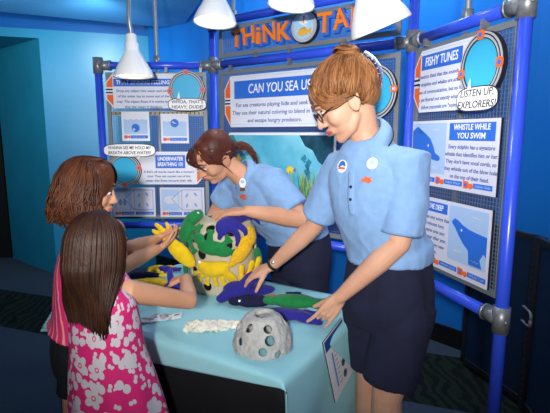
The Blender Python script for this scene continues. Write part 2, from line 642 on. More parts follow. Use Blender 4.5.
def bar_at(M, x, z=1.84, back=-.035):
    return M @ V((x, z, back))
b1 = bar_at(ML, .335)
lamp(b1, [b1 + V((0, 0, .35)), b1 + V((.0, -.02, .62)), V((-.72, 2.58, 2.62)), ], at(134, 77, 2.4), (-.03, .03, 1),
     'white cone lamp hanging leftmost, over the sinking feeling sign')
b2 = bar_at(MM, .13, 2.07)
lamp(b2, [b2 + V((0, 0, .3)), V((-.26, 2.5, 2.62)), ], at(215, 23, 2.2), (.03, .10, 1), 'white cone lamp second from the left, beside the T of the orange letters')
b3 = bar_at(MM, .62, 2.07)
lamp(b3, [b3 + V((0, 0, .3)), V((.12, 2.2, 2.62)), ], at(291, 6, 2.0), (.10, .06, 1), 'white cone lamp at the top of the photo above the fish badge')
b4 = bar_at(MM, 1.10, 2.07)
lamp(b4, [b4 + V((0, 0, .3)), V((.42, 1.78, 2.58)), ], at(381, 28, 1.5), (-.42, -.15, 1), 'largest white cone lamp, tilted, covering the end of the orange letters', r0=.098)
b5 = bar_at(MR, .30)
lamp(b5, [b5 + V((0, 0, .3)), b5 + V((-.02, 0, .62)), V((.50, 1.66, 2.68)), ], V((.40, 1.60, 2.22)), (.1, 0, 1), 'grey lamp pipe rising behind the dolphin bay to a lamp above the frame')

# ------------------------------------------------------------------ dark folding panel at the right edge
def dark_panel():
    a, b, c = V((1.17, 2.66, 0)), V((1.30, 2.20, 0)), V((1.22, 1.55, 0))
    t = thing('folding_screen', 'dark navy folding screen with perforated upright by the right edge', 'screen', b)
    M_nav = mat('navy_board', '#0d2540', .6); M_df = mat('dark_grey_upright', '#2a2c30', .5, metal=.3)
    for p, q in ((a, b), (b, c)):
        M = panel_matrix(p, q); L = (q-p).length
        bm = BM(); box(bm, (L/2, .47, 0), (L-.04, .86, .012), M); obj('board', bm, M_nav, t, smooth=False)
        bm = BM()
        for cc, s in (((L/2, .04, 0), (L, .03, .03)), ((L/2, .905, 0), (L, .03, .03)), ((.012, .47, 0), (.024, .9, .03)), ((L-.012, .47, 0), (.024, .9, .03))):
            box(bm, cc, s, M)
        obj('frame', bm, M_df, t, smooth=False)
    bm = BM(); box(bm, (b.x, b.y-.02, .46), (.05, .04, .92))
    for i in range(24):
        box(bm, (b.x-.006, b.y-.041, .06+i*.036), (.012, .004, .016)); box(bm, (b.x-.026, b.y-.02, .06+i*.036), (.004, .012, .016))
    u = obj('upright', bm, [M_df, M_ink], t, smooth=False)
    for p in u.data.polygons: p.material_index = 1 if p.index >= 6 else 0
    # closed grip loop bolted through the board
    M = panel_matrix(b, c)
    bm = BM(); lp = [(x*1.3-.05, y*.8+.50, .02) for x, y in oval(.03, 0, .045, .05, 24, 4)]
    lp = [M @ V(p) for p in lp]; tube(bm, lp + [lp[0]], .008, 8, round_=False); obj('grip', bm, M_frame, t)
dark_panel()
# ------------------------------------------------------------------ signs
def sobj(name, bm, m, parent, M, smooth=False):
    bm.transform(M)
    return obj(name, bm, m, parent, smooth=smooth)

Z0 = .016
def board(t, M, pts, m=None, th=.010, edge=True):
    bm = BM(); poly(bm, pts, th-.002, Z0); b = sobj('backing', bm, M_edge, t, M)
    bm = BM(); poly(bm, pts, .0022, Z0+th-.002); sobj('sign_face', bm, m or M_board, t, M)
    return Z0+th+.0003

def flat(name, t, M, pts, m, z, th=.0006):
    bm = BM(); poly(bm, pts, th, z); return sobj(name, bm, m, t, M)

def lines(name, t, M, rows, size, x, y, dy, m, z, align='CENTER', width=None, shear=.12, fit=None):
    bm = BM()
    for i, s in enumerate(rows):
        text(bm, s, size, (x, y - i*dy, z), align, .0003, shear, off=.00035, width=(fit if fit and i < len(rows)-1 else None))
    return sobj(name, bm, m, t, M)

def info_sign(name, label, M, x0, x1, y0, y1, head, heads, hsize, body, bsize, bdy, side='left', group='chamfered information signs', bx=None, hw=None):
    t = thing(name, label, 'sign', mtx=M @ Matrix.Translation(V((x0, y0, Z0))), group=group)
    ch = (y1-y0)*.26
    c = .045 if side == 'left' else -.045
    xa, xb = (x0, x1) if side == 'left' else (x1, x0)
    pts = [(xa, y0+ch), (xa, y1-ch), (xa+c, y1), (xb, y1), (xb, y0), (xa+c, y0)]
    z = board(t, M, pts)
    s = 1 if side == 'left' else -1
    i = .007*s
    ym = (y0+y1)/2
    flat('orange_tab', t, M, [(xa+i, ym+.022), (xa+i, y1-ch-.003), (xa+c-i*.3, y1-.012), (xa+c-i*.3, ym+.022)], M_orange, z)
    flat('orange_tab', t, M, [(xa+i, ym-.022), (xa+i, y0+ch+.003), (xa+c-i*.3, y0+.012), (xa+c-i*.3, ym-.022)], M_orange, z)
    for d in (.009, -.009):
        flat('black_bar', t, M, rect(min(xa+i*.3, xa+c-i*.5), ym+d-.004, max(xa+i*.3, xa+c-i*.5), ym+d+.004), M_ink, z, .001)
    if head:
        flat('heading_band', t, M, rect(*head), M_blue, z)
        hx, hy = (head[0]+head[2])/2, (head[1]+head[3])/2
        n = len(heads)
        bm = BM()
        for k, h in enumerate(heads):
            text(bm, h, hsize, (hx if head[2]-head[0] < .5 else hx, hy + ((n-1)/2-k)*hsize*1.02, z+.001), 'CENTER', .0003, .1, off=.0006, width=hw)
        sobj('heading_text', bm, M_white, t, M)
        lines('body_text', t, M, body, bsize, bx if bx is not None else hx, head[1]-bdy*.85, bdy, M_txt, z)
        for yy in (y0+.014, y1-.010):
            flat('rule_line', t, M, rect(min(xa+c, xb)+.008, yy, max(xa+c, xb)-.008, yy+.0016), M_pale, z)
    return t, z

info_sign('information_sign', 'white chamfered sign with the blue heading THAT SINKING FEELING', ML, .045, .545, 1.565, 1.762,
          (.092, 1.690, .435, 1.733), ['THAT SINKING FEELING'], .030,
          ['Drop any object into water and some', 'of the water has to move out of the', 'way. The object floats if it weighs less', 'than the water it displaces.'], .0205, .0305, hw=.31)
info_sign('information_sign', 'white chamfered sign with the blue heading UNDERWATER BREATHING 101', ML, .10, .607, 1.118, 1.313,
          (.318, 1.215, .495, 1.293), ['UNDERWATER', 'BREATHING 101'], .032,
          ['A fish\'s gill works much like a human\'s', 'lung. They get oxygen out of the', 'water that flows through their gills.'], .0195, .026, side='right', bx=.395, hw=.15)
info_sign('information_sign', 'large white chamfered sign with the blue heading CAN YOU SEA US', MM, .110, .81, 1.455, 1.735,
          (.184, 1.610, .785, 1.706), ['CAN YOU SEA US'], .070,
          ['For sea creatures playing hide and seek is a', 'They use their natural coloring to blend in with', 'and escape hungry predators.'], .030, .042, bx=.455, hw=.40)
info_sign('information_sign', 'white chamfered sign with the blue heading FISHY TUNES', MR, .066, .46, 1.505, 1.750,
          (.116, 1.672, .365, 1.730), ['FISHY TUNES'], .048,
          ['Scientists think that the sounds made', 'by dolphins and whales are actually a', 'means of communication, but no human', 'has yet figured out exactly what these', 'fellow mammals are "saying."'], .0205, .0305, bx=.245, hw=.20)

def porthole(label, M, cx, cy, rx, ry, bub, words, wsize, clips, tail, name='porthole_sign', group='round porthole signs'):
    t = thing(name, label, 'sign', mtx=M @ Matrix.Translation(V((cx, cy, .03))), group=group)
    z = .028
    bm = BM(); poly(bm, oval(cx, cy, rx, ry, 48), .018, z); sobj('backing', bm, M_edge, t, M)
    z += .018
    bm = BM(); ringpoly(bm, cx, cy, rx*.985, ry*.985, rx*.80, ry*.80, .004, z); rim = sobj('rim', bm, M_grey, t, M)
    bm = BM(); ringpoly(bm, cx, cy, rx*.935, ry*.935, rx*.89, ry*.89, .0045, z); sobj('rim_line', bm, M_ink, rim, M)
    bm = BM(); ringpoly(bm, cx, cy, rx*.82, ry*.82, rx*.79, ry*.79, .0045, z); sobj('rim_line', bm, M_ink, rim, M)
    bm = BM(); poly(bm, oval(cx, cy, rx*.8, ry*.8, 48), .001, z); sobj('water_picture', bm, M_aqua, t, M)
    for a in clips:
        a = math.radians(a)
        x, y = cx + rx*.9*math.cos(a), cy + ry*.9*math.sin(a)
        bm = BM(); poly(bm, oval(x, y, .016, .016, 16, 3), .003, z+.004); c = sobj('orange_clip', bm, M_orange, t, M)
        bm = BM(); poly(bm, oval(x, y, .0075, .0075, 12, 3), .001, z+.007); sobj('clip_centre', bm, M_blue if len(bub) else M_pale, c, M)
    if bub:
        bx, by, bw, bh = bub
        zb = z+.006
        o = oval(bx, by, bw+.004, bh+.004, 48, 3.2)
        bm = BM(); poly(bm, o, .003, zb); sobj('bubble_outline', bm, M_ink, t, M)
        bm = BM(); poly(bm, oval(bx, by, bw, bh, 48, 3.2), .0012, zb+.003)
        poly(bm, [(bx+tail[0]-.010, by+math.copysign(bh*.8, tail[1])), (bx+tail[0]+.010, by+math.copysign(bh*.8, tail[1])), (bx+tail[0]+.004, by+tail[1])], .0012, zb+.003)
        sobj('speech_bubble', bm, M_white, t, M)
        bm = BM()
        for k, s_ in enumerate(words):
            text(bm, s_, wsize, (bx, by + ((len(words)-1)/2-k)*wsize*1.12, zb+.0047), 'CENTER', .0003, .12, off=.0003, width=2*bw*.84 if len(s_) > 10 else None)
        sobj('bubble_text', bm, M_ink, t, M)
    return t

porthole("round porthole sign with the bubble WHOA, THAT'S HEAVY, DUDE!", ML, .519, 1.669, .104, .108, (.523, 1.585, .108, .033), ["WHOA, THAT'S", 'HEAVY, DUDE!'], .026, (90, 0, 185), (-.05, .075))
porthole('round porthole sign under the bubble WANNA SEE ME HOLD MY BREATH', ML, .139, 1.205, .097, .095, (.176, 1.322, .150, .036), ['WANNA SEE ME HOLD MY', 'BREATH ABOVE WATER?'], .026, (180, 10, 270), (.05, -.06))
porthole('round porthole sign behind the hair clip of the red haired woman', MM, 1.03, 1.603, .108, .122, (), (), 0, (5, 90, 180), (0, 0))
porthole('round porthole sign with the bubble LISTEN UP, EXPLORERS!', MR, .486, 1.642, .100, .110, (.486, 1.535, .096, .038), ['LISTEN UP,', 'EXPLORERS!'], .034, (92, 0, 190), (-.04, .07))

def caption(t, M, x, y, w, z, txt, knob=True, q=1.0):
    """orange fish-shaped pull and blue caption strip along a card's lower edge"""
    if knob:
        bm = BM(); poly(bm, rect(x, y-.010*q, x+.014*q, y+.010*q), .001, z); poly(bm, oval(x+.014*q, y, .010*q, .010*q, 16), .0012, z); poly(bm, oval(x+.030*q, y-.003*(q-1)*3, .008*q, .008*q, 10), .001, z)
        k = sobj('orange_arrow', bm, M_orange, t, M)
        bm = BM(); poly(bm, oval(x+.010*q, y, .0055*q, .0055*q, 12), .0008, z+.0012); sobj('arrow_dot', bm, M_blue, k, M)
        x += .039*q; w -= .039*q
    flat('caption_strip', t, M, rect(x, y-.009, x+w, y+.009), M_blue, z)
    bm = BM(); text(bm, txt, .0125, (x+w/2, y, z+.001), 'CENTER', .0002, .1, width=w*.8); sobj('caption_text', bm, M_pale, t, M)

def flip_card(label, M, x0, y0, x1, y1, top, blob):
    t = thing('picture_card', label, 'sign', mtx=M @ Matrix.Translation(V((x0, y0, Z0))), group='small water cards on the left bay')
    z = board(t, M, rect(x0, y0, x1, y1))
    flat('water_picture', t, M, rect(x0+.012, y0+.042, x1-.012, y1-.012), M_pale, z)
    # pale strip of air with a rippled water line
    pts = [(x0+.012, y1-.012), (x0+.012, y1-.045)] + [(x0+.012+(x1-x0-.024)*k/16, y1-.045+.003*math.sin(k*1.6)) for k in range(1, 16)] + [(x1-.012, y1-.045), (x1-.012, y1-.012)]
    flat('air_picture', t, M, pts, M_board, z+.0007)
    bx, by = blob
    flat('blue_ball', t, M, oval(bx, by, .024, .024, 28), M_blue, z+.0014)
    if top:
        flat('ball_shine', t, M, [(bx-.016, by+.006), (bx-.004, by-.004), (bx+.016, by-.002), (bx+.002, by+.002), (bx-.010, by+.012)], M_pale, z+.0022)
    else:
        flat('ball_shine', t, M, oval(bx-.010, by-.009, .0075, .0075, 14), M_pale, z+.0022)
    caption(t, M, x0+.012, y0+.024, x1-x0-.024, z, 'Float or sink?')
flip_card('small white card with a blue ball sunk low in water', ML, .128, 1.376, .292, 1.546, False, (.210, 1.452))
flip_card('small white card with a blue ball floating near the water line', ML, .358, 1.362, .522, 1.534, True, (.440, 1.480))

def diagram_card(label, M, x0, y0, x1, y1, lungs):
    t = thing('diagram_card', label, 'sign', mtx=M @ Matrix.Translation(V((x0, y0, Z0))), group='breathing diagram cards')
    z = board(t, M, rect(x0, y0, x1, y1), M_board2)
    flat('picture_ground', t, M, rect(x0+.010, y0+.040, x0+.115, y1-.012), M_pale, z)
    xa, xb, ya, yb = x0+.132, x1-.014, y0+.044, y1-.014
    fx, fy = x0+.072, (ya+yb)/2+.005
    if lungs:
        cx = x0+.060; cy = ya
        body = [(cx-.040, cy), (cx-.037, cy+.062), (cx-.014, cy+.078), (cx-.012, cy+.088)] + [(cx+.015*math.cos(a), cy+.104+.017*math.sin(a)) for a in [math.radians(q) for q in range(200, -30, -20)]] + [(cx+.012, cy+.088), (cx+.014, cy+.078), (cx+.037, cy+.062), (cx+.040, cy)]
        flat('body_outline', t, M, body[::-1], M_board2, z+.0007)
        bm = BM(); poly(bm, oval(cx-.013, cy+.045, .010, .020, 20), .0005, z+.0014); poly(bm, oval(cx+.013, cy+.045, .010, .020, 20), .0005, z+.0014)
        sobj('lungs', bm, mat('print_lung_blue', '#7ba6dd', .5), t, M)
    else:
        cx, cy = x0+.062, (ya+yb)/2
        bm = BM(); poly(bm, oval(cx, cy, .038, .024, 24), .0005, z+.0007); poly(bm, [(cx+.02, cy), (cx+.045, cy-.045), (cx+.045, cy+.045)], .0005, z+.0009)
        sobj('fish_outline', bm, M_board2, t, M)
    bm = BM()
    def ln(p, q, w=.0024):
        p, q = V(p), V(q); d = (q-p).normalized(); n = V((-d.y, d.x))*w/2
        poly(bm, [tuple(p+n), tuple(p-n), tuple(q-n), tuple(q+n)][::-1], .0008, z+.0016)
    ln((fx, fy), (xa, yb)); ln((fx, fy), (xa, ya)); ln((xa, ya), (xb, ya)); ln((xb, ya), (xb, yb)); ln((xb, yb), (xa, yb)); ln((xa, yb), (xa, ya))
    sobj('zoom_lines', bm, M_blue, t, M)
    bm = BM()
    for px, py, r in ((.25, .72, .5), (.68, .78, -.6), (.25, .22, .2), (.68, .25, -.5)):
        q = [V((a, b)) for a, b in oval(0, 0, .006, .014, 14)]
        poly(bm, [(xa+(xb-xa)*px + p.x*math.cos(r)+p.y*math.sin(r), ya+(yb-ya)*py - p.x*math.sin(r)+p.y*math.cos(r)) for p in q], .0006, z+.001)
    sobj('cells', bm, mat('print_lung_blue', '#7ba6dd', .5), t, M)
    w = (x1-x0)
    caption(t, M, x0+.012, y0+.022, w*.44, z, 'Human Lung' if lungs else 'Fish Gill'); caption(t, M, x0+w*.53, y0+.022, w*.42, z, 'Oxygen Exchange', False)
diagram_card('blue and white diagram card of a human body with lungs', ML, .050, .921, .308, 1.099, True)
diagram_card('blue and white diagram card of a fish gill beside the round drum', ML, .336, .919, .604, 1.099, False)

# reef poster
def poster():
    M = MM; x0, x1, y0, y1 = .100, .835, 1.02, 1.425
    t = thing('reef_poster', 'large blue reef poster with seaweed between the two women', 'poster', mtx=M @ Matrix.Translation(V((x0, y0, Z0))))
    z = board(t, M, [(x0, y0), (x1, y0), (x1, y1), (x0+.045, y1), (x0, y1-.06)])
    flat('orange_tab', t, M, [(x0+.006, y1-.17), (x0+.006, y1-.068), (x0+.035, y1-.03), (x0+.035, y1-.17)][::-1], M_orange, z)
    m = bpy.data.materials.new('printed_sea'); m.use_nodes = True
    nt = m.node_tree; b = nt.nodes['Principled BSDF']; b.inputs['Roughness'].default_value = .4
    tc = nt.nodes.new('ShaderNodeTexCoord'); n = nt.nodes.new('ShaderNodeTexNoise'); n.inputs['Scale'].default_value = 4; n.inputs['Detail'].default_value = 5
    r = nt.nodes.new('ShaderNodeValToRGB'); r.color_ramp.elements[0].position = .3; r.color_ramp.elements[1].position = .72
    r.color_ramp.elements[0].color = lin('#2f9fc4'); r.color_ramp.elements[1].color = lin('#8fd8e8')
    nt.links.new(tc.outputs['Object'], n.inputs['Vector']); nt.links.new(n.outputs['Fac'], r.inputs['Fac']); nt.links.new(r.outputs['Color'], b.inputs['Base Color'])
    X0, X1, Y0, Y1 = x0+.045, x1-.014, y0+.014, y1-.014
    flat('sea_picture', t, M, rect(X0, Y0, X1, Y1), m, z)
    z += .0008
    R = random.Random(4)
    def blob(cx, cy, rx, ry, rough, n=26):
        out = []
        for k in range(n):
            a = 2*PI*k/n; q = 1 + R.uniform(-rough, rough)
            out.append((min(X1, max(X0, cx+rx*q*math.cos(a))), min(Y1, max(Y0, cy+ry*q*math.sin(a)))))
        return out
    flat('dark_rock', t, M, [(X1, Y1), (X1-.20, Y1), (X1-.165, Y1-.055), (X1-.12, Y1-.075), (X1-.085, Y1-.13), (X1-.045, Y1-.16), (X1, Y1-.17)], mat('print_dark_rock', '#17465c', .5, var=.3, vscale=30), z)
    flat('reef_bank', t, M, [(X0, Y1), (X0+.03, Y1), (X0+.07, Y1-.07), (X0+.12, Y1-.12), (X0+.13, Y1-.17), (X0+.16, Y1-.25), (X0, Y1-.3)], mat('print_reef', '#2b6f9e', .5, hex2='#3f8f7a', vscale=30), z)
    for k, (cx, cy, rr, c) in enumerate(((X0+.03, Y1-.10, .022, '#8a5fb0'), (X0+.065, Y1-.13, .018, '#d8b64a'), (X0+.045, Y1-.05, .018, '#2f8f6a'))):
        flat('reef_growth', t, M, blob(cx, cy, rr, rr*1.3, .3), mat('print_growth_%d' % k, c, .5, var=.3, vscale=60), z+.0006)
    bm = BM()
    for k in range(10):
        cx = X1-.155+R.uniform(-.018, .018); yy = Y0+.06+k*.022
        poly(bm, blob(cx, yy, .016, .018, .35, 12), .0004, z)
    sobj('kelp_column', bm, mat('print_kelp', '#2b86a0', .5), t, M)
    for c, nme in (('#6fae3c', 'a'), ('#b9b23a', 'b'), ('#3f8f58', 'c')):
        bm = BM()
        for k in range(26):
            bx = X1 - .26 + R.random()*.22; by = Y0 + R.uniform(.0, .04); h = R.uniform(.07, .19); s = R.uniform(-.045, .045)
            poly(bm, [(max(X0, bx-.0035), by), (min(X1, bx+.0035), by), (min(X1, bx+s*.5+.003), by+h*.55), (min(X1, bx+s), by+h)], .0004, z+.0006)
        sobj('sea_grass', bm, mat('print_grass_'+nme, c, .5), t, M)
    fx, fy = X0+.42, Y1-.18
    flat('yellow_fish', t, M, oval(fx, fy, .022, .020, 20) , M_yellow, z+.001)
    bm = BM(); poly(bm, [(fx+.018, fy), (fx+.036, fy+.012), (fx+.036, fy-.012)], .0004, z+.0012); poly(bm, rect(fx-.004, fy-.018, fx+.003, fy-.009), .0004, z+.0016)
    sobj('fish_fins', bm, mat('print_violet', '#7a57b8', .5), t, M)
    for cx, cy, a, b_, nme, c in ((X1-.025, Y1-.21, .014, .032, 'pink_coral', '#c94fc6'), (X1-.055, Y0+.055, .024, .045, 'violet_coral', '#5a4a90')):
        flat(nme, t, M, blob(cx, cy, a, b_, .3), mat('print_'+nme, c, .5, var=.3, vscale=60), z+.0012)
poster()

def animal_card(label, M, x0, y0, x1, y1, pic, head, headtxt, hs, body, bx, pts, eye):
    t = thing('animal_card', label, 'sign', mtx=M @ Matrix.Translation(V((x0, y0, Z0))), group='sea mammal cards on the right bay')
    z = board(t, M, rect(x0, y0, x1, y1), M_board2, th=.012)
    flat('picture_ground', t, M, rect(*pic), M_pale, z)
    flat('animal_silhouette', t, M, pts, M_blue, z+.0008)
    flat('eye', t, M, oval(eye[0], eye[1], .004, .0045, 12), M_white, z+.0016)
    bm = BM()
    for sx, sy in ((.60, .86), (.62, .10), (.16, .18)):
        px, py = pic[0]+(pic[2]-pic[0])*sx, pic[1]+(pic[3]-pic[1])*sy
        P = [(px+i*.009, py+(.007 if i % 2 else 0)) for i in range(6)]
        poly(bm, P + [(a, b-.003) for a, b in reversed(P)], .0005, z+.0009)
    sobj('wave_marks', bm, M_board2, t, M)
    flat('heading_band', t, M, rect(*head), M_blue, z)
    bm = BM(); n = len(headtxt)
    for k, h in enumerate(headtxt):
        text(bm, h, hs, ((head[0]+head[2])/2, (head[1]+head[3])/2+((n-1)/2-k)*hs*1.05, z+.001), 'CENTER', .0003, .05, off=.0004, width=(head[2]-head[0])*(.80 if k == 0 else .62))
    sobj('heading_text', bm, M_white, t, M)
    lines('body_text', t, M, body, .0205, bx, head[1]-.024, .0272, M_txt, z, shear=.08)
    w = x1-x0
    caption(t, M, x0+.010, y0+.026, .160, z, 'Sounds', False)
    caption(t, M, x0+.176, y0+.026, .158, z, 'Dolphin Whistle' if 'dolphin' in label else 'Whale Song', q=1.35); caption(t, M, x0+.340, y0+.026, .146, z, 'Dolphin Clicks' if 'dolphin' in label else 'Whale Call', q=1.35)

x0, x1, y0, y1 = .075, .575, 1.212, 1.470
pic = (x0+.006, y0+.052, x0+.228, y1-.010)
dol = [(pic[0], pic[1]+.06), (pic[0], pic[3]-.03), (x0+.040, pic[3]-.012), (x0+.052, pic[3]-.038), (x0+.095, pic[3]-.040), (x0+.130, pic[3]-.060), (x0+.152, pic[3]-.090), (x0+.163, pic[3]-.115),
       (x0+.192, pic[3]-.128), (x0+.198, pic[3]-.138), (x0+.185, pic[3]-.147), (x0+.150, pic[3]-.142), (x0+.115, pic[3]-.132), (x0+.085, pic[3]-.128), (x0+.055, pic[3]-.15), (x0+.035, pic[1]+.045)]
animal_card('white card with a leaping blue dolphin headed WHISTLE WHILE YOU SWIM', MR, x0, y0, x1, y1, pic, (x0+.246, y1-.075, x1-.018, y1-.012), ['WHISTLE WHILE', 'YOU SWIM'], .029,
            ['Every dolphin has a signature', 'whistle that identifies him or her.', 'They don\'t have vocal cords, so', 'they whistle out of the blow hole', 'on the top of their head.'], (x0+.246+x1-.018)/2, [p for p in dol][::-1], (x0+.118, pic[3]-.088))
x0, x1, y0, y1 = .075, .568, .890, 1.166
pic = (x0+.275, y0+.058, x1-.012, y1-.012)
px, py, qx, qy = pic
wh = [(px+.020, py+.148), (px+.035, py+.160), (px+.055, py+.155), (px+.080, py+.142), (px+.113, py+.132), (px+.160, py+.126), (qx, py+.122), (qx, py+.050), (qx-.012, py+.062), (qx-.030, py+.035), (qx-.018, py+.006),
      (px+.122, py+.006), (px+.116, py+.055), (px+.085, py+.075), (px+.060, py+.100), (px+.035, py+.128), (px+.020, py+.140)]
animal_card('white card with a blue whale on its right half headed SONG OF THE DEEP', MR, x0, y0, x1, y1, pic, (x0+.014, y1-.055, x0+.262, y1-.015), ['SONG OF THE DEEP'], .030,
            ['Humpback whales sing songs that', 'last up to 20 minutes long.', 'Males in the same area sing', 'the same song, year after year,', 'and different pods sing new', 'songs over time.'], x0+.138, wh[::-1], (px+.075, py+.122))

# big lettered sign over the middle bay
def letters():
    M = MM
    t = thing('lettered_sign', 'orange THINK TANK letters on blue outlines over the middle bay', 'sign', mtx=M @ Matrix.Translation(V((.6, 1.93, .02))))
    M_or = mat('letter_orange', '#f58220', .4); M_bl = mat('letter_blue', '#2a6fd8', .4)
    def word(s, xs, y, size, dy):
        for i, (ch, x) in enumerate(zip(s, xs)):
            rot = (-.04, .05, -.05, .04, -.02)[i % 5] + .02
            yy = y + dy*i + (.003 if i % 2 else -.003)
            wd_ = size*(.62 if ch not in 'iI' else .22)
            bm = BM(); text(bm, ch, size, (x, yy, .048), 'CENTER', .006, 0, off=.0022, rot=rot, width=wd_)
            L = sobj('letter', bm, M_or, t, M)
            bm = BM(); text(bm, ch, size, (x+.002, yy-.003, .030), 'CENTER', .010, 0, off=.0095, rot=rot, width=wd_+.018)
            sobj('letter_outline', bm, M_bl, L, M)
    word('THiNK', (.226, .311, .376, .447, .534), 1.925, .126, -.0005)
    word('TANK', (.772, .857, .950, 1.04), 1.932, .128, 0)
    cx, cy = .654, 1.932
    bm = BM(); poly(bm, oval(cx, cy, .078, .076, 40), .022, .024); sobj('badge_edge', bm, M_ink, t, M)
    bm = BM(); poly(bm, oval(cx, cy, .073, .072, 40), .002, .046); b = sobj('badge', bm, M_grey, t, M)
    bm = BM(); poly(bm, oval(cx, cy, .056, .058, 40), .001, .048); sobj('badge_water', bm, mat('badge_blue', '#a8d4f0', .5), b, M)
    bm = BM(); poly(bm, oval(cx-.004, cy-.024, .030, .020, 24), .002, .049); poly(bm, [(cx+.02, cy-.024), (cx+.046, cy-.006), (cx+.044, cy-.042)], .002, .049)
    poly(bm, [(cx-.02, cy-.010), (cx+.012, cy+.002), (cx+.012, cy-.012)], .002, .049)
    sobj('badge_fish', bm, mat('badge_gold', '#eab54c', .5), b, M)
    bm = BM()
    for k in range(7):
        a = 2*PI*k/7; poly(bm, oval(cx+.002+.018*math.cos(a), cy+.032+.014*math.sin(a), .012, .011, 16), .002, .049)
    poly(bm, oval(cx+.002, cy+.032, .020, .016, 20), .0022, .049); poly(bm, oval(cx+.012, cy+.002, .005, .005, 12), .002, .049)
    sobj('thought_cloud', bm, M_white, b, M)
    bm = BM(); text(bm, '?', .042, (cx+.002, cy+.032, .052), 'CENTER', .001, 0, off=.0012); sobj('question_mark', bm, M_orange, b, M)
letters()
# ------------------------------------------------------------------ table and cloths
FR, TD, TS = V((.023, 1.217, 0)), V((-.848, .530, 0)), V((.530, .848, 0))
TZ, TL, TW = .72, 1.09, .72
def tb(a, b, z=0):
    return FR + TD*a + TS*b + V((0, 0, TZ+z))
tab = thing('folding_table', 'folding table hidden under the black and pale blue cloths', 'table', tuple(FR + TD*TL/2 + TS*TW/2))
MT = Matrix.Identity(4)
for i in range(3):
    MT[i][0], MT[i][1], MT[i][2], MT[i][3] = TD[i], TS[i], (0, 0, 1)[i], FR[i]
M_tt = mat('table_laminate', '#b9b4a8', .5); M_tl = mat('table_leg_steel', '#55585c', .4, metal=.6)
bm = BM(); box(bm, (TL/2, TW/2, TZ-.025), (TL-.04, TW-.04, .03), MT); obj('tabletop', bm, M_tt, tab, smooth=False)
for a in (.1, TL-.1):
    for b in (.08, TW-.08):
        bm = BM(); tube(bm, [MT @ V((a, b, 0)), MT @ V((a, b, TZ-.04))], .014, 12, round_=False); obj('leg', bm, M_tl, tab)

def drape(x0, x1, y0, y1, ztop, drops, amp, step=.0125, freq=26, taper=None, inset=0.0, seed=0, flare=0.0, corner=.5):
    """cloth over the table: drops = (right, left, front, back)"""
    bm = BM()
    dr, dl, df, db = drops
    def axis(lo, hi, a, b):
        n1 = max(1, int(a/step)); n2 = int((hi-lo)/(step*2)); n3 = max(1, int(b/step))
        return [lo - a + a*i/n1 for i in range(n1)] + [lo + (hi-lo)*i/n2 for i in range(n2)] + [hi + b*i/n3 for i in range(n3+1)]
    A = axis(x0, x1, dr, dl); B = axis(y0, y1, df, db)
    G = []
    for a in A:
        row = []
        for b in B:
            ea = (x0-a) if a < x0 else (a-x1 if a > x1 else 0)
            sb = 1.0
            eb = 0
            if b < y0:
                eb = (y0-b)*(taper(max(x0, min(x1, a))) if taper else 1)
            elif b > y1:
                eb = b-y1
            ca, cb = max(x0, min(x1, a)), max(y0, min(y1, b))
            sa = -1 if a < x0 else 1
            sbb = -1 if b < y0 else 1
            drop = max(ea, eb)
            m = min(ea, eb)
            wob = noise.noise(V((a*7+seed, b*7, 0)))
            oa = ob = 0.0
            if ea > 0:
                oa = sa*(amp*min(1, ea*3)*(math.sin(cb*freq + seed) + wob) + .006 + m*corner + flare*ea)
            if eb > 0:
                ob = sbb*(amp*min(1, eb*3)*(math.sin(ca*freq*.8+1+seed) + wob)*.6 + .006 + m*corner*.7)
            z = ztop - drop + (.0012*wob if drop == 0 else 0)
            row.append(bm.verts.new(MT @ V((ca+oa, cb+ob, z))))
        G.append(row)
    for i in range(len(A)-1):
        for j in range(len(B)-1):
            bm.faces.new((G[i][j], G[i+1][j], G[i+1][j+1], G[i][j+1]))
    return evaluated(bm, [('SMOOTH', dict(factor=.5, iterations=3)), ('SOLIDIFY', dict(thickness=.003, offset=1.0))])
M_black = mat('black_table_skirt', '#0b0d14', .85, var=.2, vscale=6, bump=.2, bscale=300)
M_cloth = mat('pale_blue_tablecloth', '#9fdbe4', .8, var=.05, vscale=5, bump=.12, bscale=350)
me = drape(.004, TL-.004, .004, TW-.004, TZ-.006, (.69, .69, .69, .69), .007, step=.03, freq=34, seed=2, corner=.0)
o = obj('table_skirt', me, M_black, origin=tuple(FR + TD*TL/2 + TS*TW/2)); tag(o, 'black floor length cloth under the pale blue tablecloth', 'tablecloth')
me = drape(0, TL, 0, TW, TZ, (.64, .12, .105, .16), .008, step=.0125, freq=17, taper=lambda a: .22 + .78*min(1, a/.62)**.9, seed=.5, flare=.04)
o = obj('tablecloth', me, M_cloth, origin=tuple(FR + TD*TL/2 + TS*TW/2)); tag(o, 'pale blue tablecloth with toys and a grey rock dome on it', 'tablecloth')

# ------------------------------------------------------------------ rock dome with holes
def lathe(bm, prof, c, seg=48, close=True):
    R = []
    for r, h in prof:
        R.append([bm.verts.new(V(c) + V((r*math.cos(2*PI*k/seg), r*math.sin(2*PI*k/seg), h))) for k in range(seg)])
    n = len(R)
    for i in range(n if close else n-1):
        a, b = R[i], R[(i+1) % n]
        for k in range(seg):
            j = (k+1) % seg
            bm.faces.new((a[k], a[j], b[j], b[k]))

